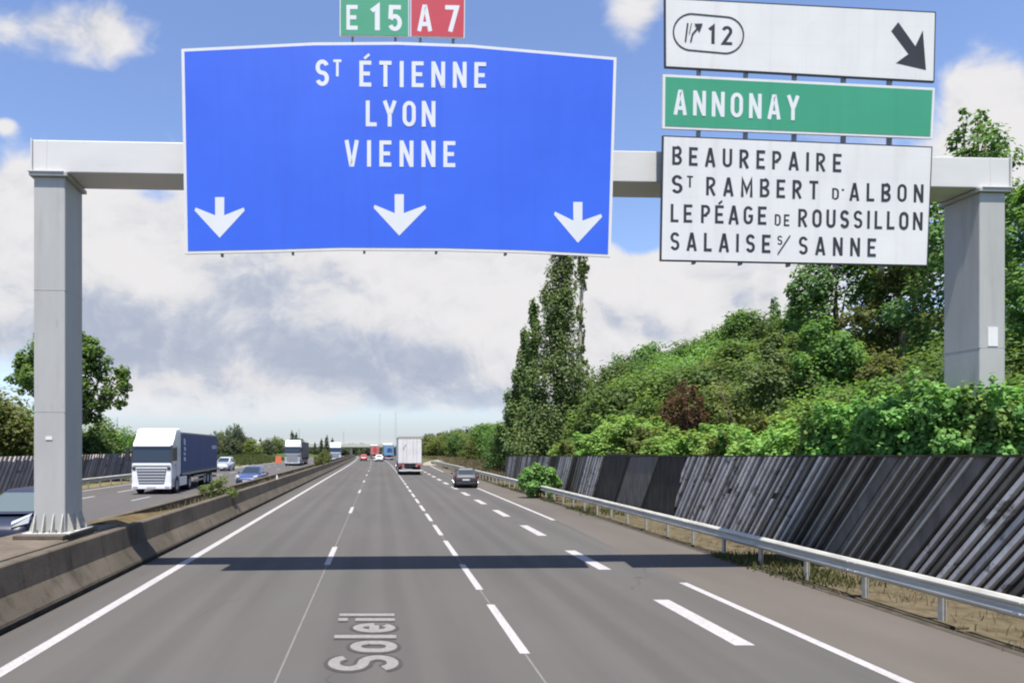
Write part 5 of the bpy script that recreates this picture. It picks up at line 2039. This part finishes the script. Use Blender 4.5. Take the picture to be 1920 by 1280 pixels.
# --- left side
big_tree('broadleaf_tree', 128, 56, [(165, 690, 40, 40), (160, 650, 22, 24), (120, 700, 60, 60), (205, 715, 34, 30), (226, 740, 20, 26), (185, 745, 34, 30), (60, 690, 28, 30), (100, 650, 40, 40), (50, 720, 30, 24), (140, 760, 46, 36), (232, 715, 12, 16), (175, 670, 26, 30), (195, 690, 24, 26), (90, 690, 40, 40)],
         14000, .32, 31, M['leaf_mid'], 'spreading tree behind the left gantry post, its limbs showing on the right', .42, clumps=16, spread=.30, fill=.12)
for i, (px, D, H, Wd, mk) in enumerate(((20, 50, 6.4, 7.5, 'leaf_olive'), (60, 53, 5.8, 6.0, 'leaf_mid'), (-30, 48, 6.5, 7, 'leaf_olive'), (195, 66, 4.6, 6.5, 'leaf_mid'), (228, 70, 4.4, 6, 'leaf_mid'), (255, 74, 4.2, 5.5, 'leaf_mid'), (165, 60, 4.3, 5, 'leaf_dark'))):
    x = (px - VPX) / FPX * D
    o = tree_proto('hedge_tree', round_lobes(random.Random(330 + i), H, Wd, 9, .1), 4600, .30, 340 + i, M[mk], r=.14, clumps=16, spread=.36)
    place(o, (x, D, terrain(x, D) - .2), 0, (1, 1, 1), ('bushy round tree behind the far left wall, left of the gantry post' if px < 100 else 'bushy dark tree behind the far left wall, between post and lorry'), 'tree', 'bushy trees left of the gantry post' if px < 100 else 'bushy trees between post and lorry')
for (px, D, s) in ((405, 175, .72), (428, 170, .8), (441, 168, .9), (452, 178, .78), (415, 190, .8), (462, 300, .62), (474, 310, .62), (488, 320, .7), (500, 330, .6), (515, 300, .75), (602, 330, .8), (613, 330, .95), (624, 335, .85), (590, 340, .6), (548, 300, .95), (556, 310, .9)):
    x = (px - VPX) / FPX * D
    if D < 200:
        s2 = s * .95
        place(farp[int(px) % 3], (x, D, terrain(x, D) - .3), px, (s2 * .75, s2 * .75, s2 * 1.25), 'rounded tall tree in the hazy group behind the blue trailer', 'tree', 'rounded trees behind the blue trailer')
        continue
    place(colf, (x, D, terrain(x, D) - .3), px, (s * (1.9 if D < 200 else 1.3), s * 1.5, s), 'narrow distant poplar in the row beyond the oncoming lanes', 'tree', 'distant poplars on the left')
for k in range(60):
    px = 240 + 400 * (k + rg.random()) / 60
    D = 120 + rg.random() * 190
    x = (px - VPX) / FPX * D
    if x - road_x(D) > -27:
        continue
    s = (.30 + .26 * rg.random()) * (1 + (D - 120) / 260)
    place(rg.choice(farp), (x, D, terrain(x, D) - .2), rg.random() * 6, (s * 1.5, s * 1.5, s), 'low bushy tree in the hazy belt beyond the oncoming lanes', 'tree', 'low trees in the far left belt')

for k in range(26):
    px = 560 + 260 * (k + rg.random()) / 26
    D = 375 + rg.random() * 70
    x = (px - VPX) / FPX * D
    s = .7 + .3 * rg.random()
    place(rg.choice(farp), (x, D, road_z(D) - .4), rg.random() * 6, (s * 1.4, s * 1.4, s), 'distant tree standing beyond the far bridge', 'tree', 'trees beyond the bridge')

# --- grasses (nobody could count the blades)
def grass(name, spots, m, label, seed, hgt=.35, wd=.03, per=9):
    rng = np.random.default_rng(seed)
    P = np.repeat(np.array(spots), per, axis=0)
    n = len(P)
    P = P + np.c_[rng.normal(size=(n, 2)) * .16, np.zeros(n)]
    h = hgt * (.4 + .9 * rng.random((n, 1)))
    a = rng.random((n, 1)) * 6.283
    d = np.c_[np.cos(a), np.sin(a), np.zeros(n)]
    lean = np.c_[rng.normal(size=(n, 2)) * .35, np.ones(n)]
    V = np.empty((n, 4, 3))
    V[:, 0] = P - d * wd
    V[:, 1] = P + d * wd
    V[:, 2] = P + lean * h + d * wd * .3
    V[:, 3] = P + lean * h - d * wd * .3
    me = bpy.data.meshes.new(name)
    me.vertices.add(n * 4); me.vertices.foreach_set('co', V.reshape(-1))
    me.loops.add(n * 4); me.loops.foreach_set('vertex_index', np.arange(n * 4, dtype=np.int32))
    me.polygons.add(n); me.polygons.foreach_set('loop_start', np.arange(0, n * 4, 4, dtype=np.int32)); me.polygons.foreach_set('loop_total', np.full(n, 4, dtype=np.int32))
    me.materials.append(m)
    me.update(calc_edges=True)
    o = mesh_obj(name, me)
    tag(o, label, 'grass', kind='stuff')
    return o


rn = random.Random(77)
sp = []
for k in range(380):
    y = 8 + 100 * rn.random() ** 1.6
    x = 9.45 + 1.7 * rn.random()
    if rn.random() < .5 + .5 * math.sin(y * 1.3) * math.sin(y * .37):
        sp.append((x, y, 0))
grass('dry_grass', sp, M['grass_dry'], 'dry grass tufts under the guard rail', 3, .15, .008)
sp = []
for k in range(1500):
    y = 9 + 90 * rn.random() ** 1.5
    if math.sin(y * .9) + math.sin(y * .41 + 1) > .5:
        sp.append((9.35 + 1.6 * rn.random() ** 2, y, 0))
grass('weeds', sp, M['grass_green'], 'green weeds at the foot of the guard rail', 4, .16, .02)
sp = []
for k in range(3800):
    y = 60 + 60 * rn.random()
    x = rn.uniform(9.9, interp(y, [58, 112], [15, 21]))
    sp.append((x + road_x(y), y, terrain(x, y)))
for k in range(2200):
    y = 110 + 90 * rn.random()
    x = rn.uniform(14, 27)
    sp.append((x + road_x(y), y, terrain(x, y)))
grass('dry_grass', sp, M['grass_dry'], 'pale dry grass on the bank beyond the end of the noise wall', 5, .5, .05, 6)
sp = []
for k in range(4200):
    y = 62 + 110 * rn.random()
    x = rn.uniform(-40, -21.5)
    if x > -29 and y < 108 and rn.random() < .8:
        continue
    sp.append((x + road_x(y), y, terrain(x, y)))
grass('dry_grass', sp, M['grass_green'], 'yellow green grass on the verge beyond the oncoming lanes', 6, .5, .06, 6)
sp = [(-7.1 + rn.uniform(-.4, .35), 17 + 70 * rn.random() ** 1.5, .66) for k in range(420)]
grass('dry_grass', sp, M['grass_dry'], 'sparse dry grass growing in the median', 7, .28, .012)
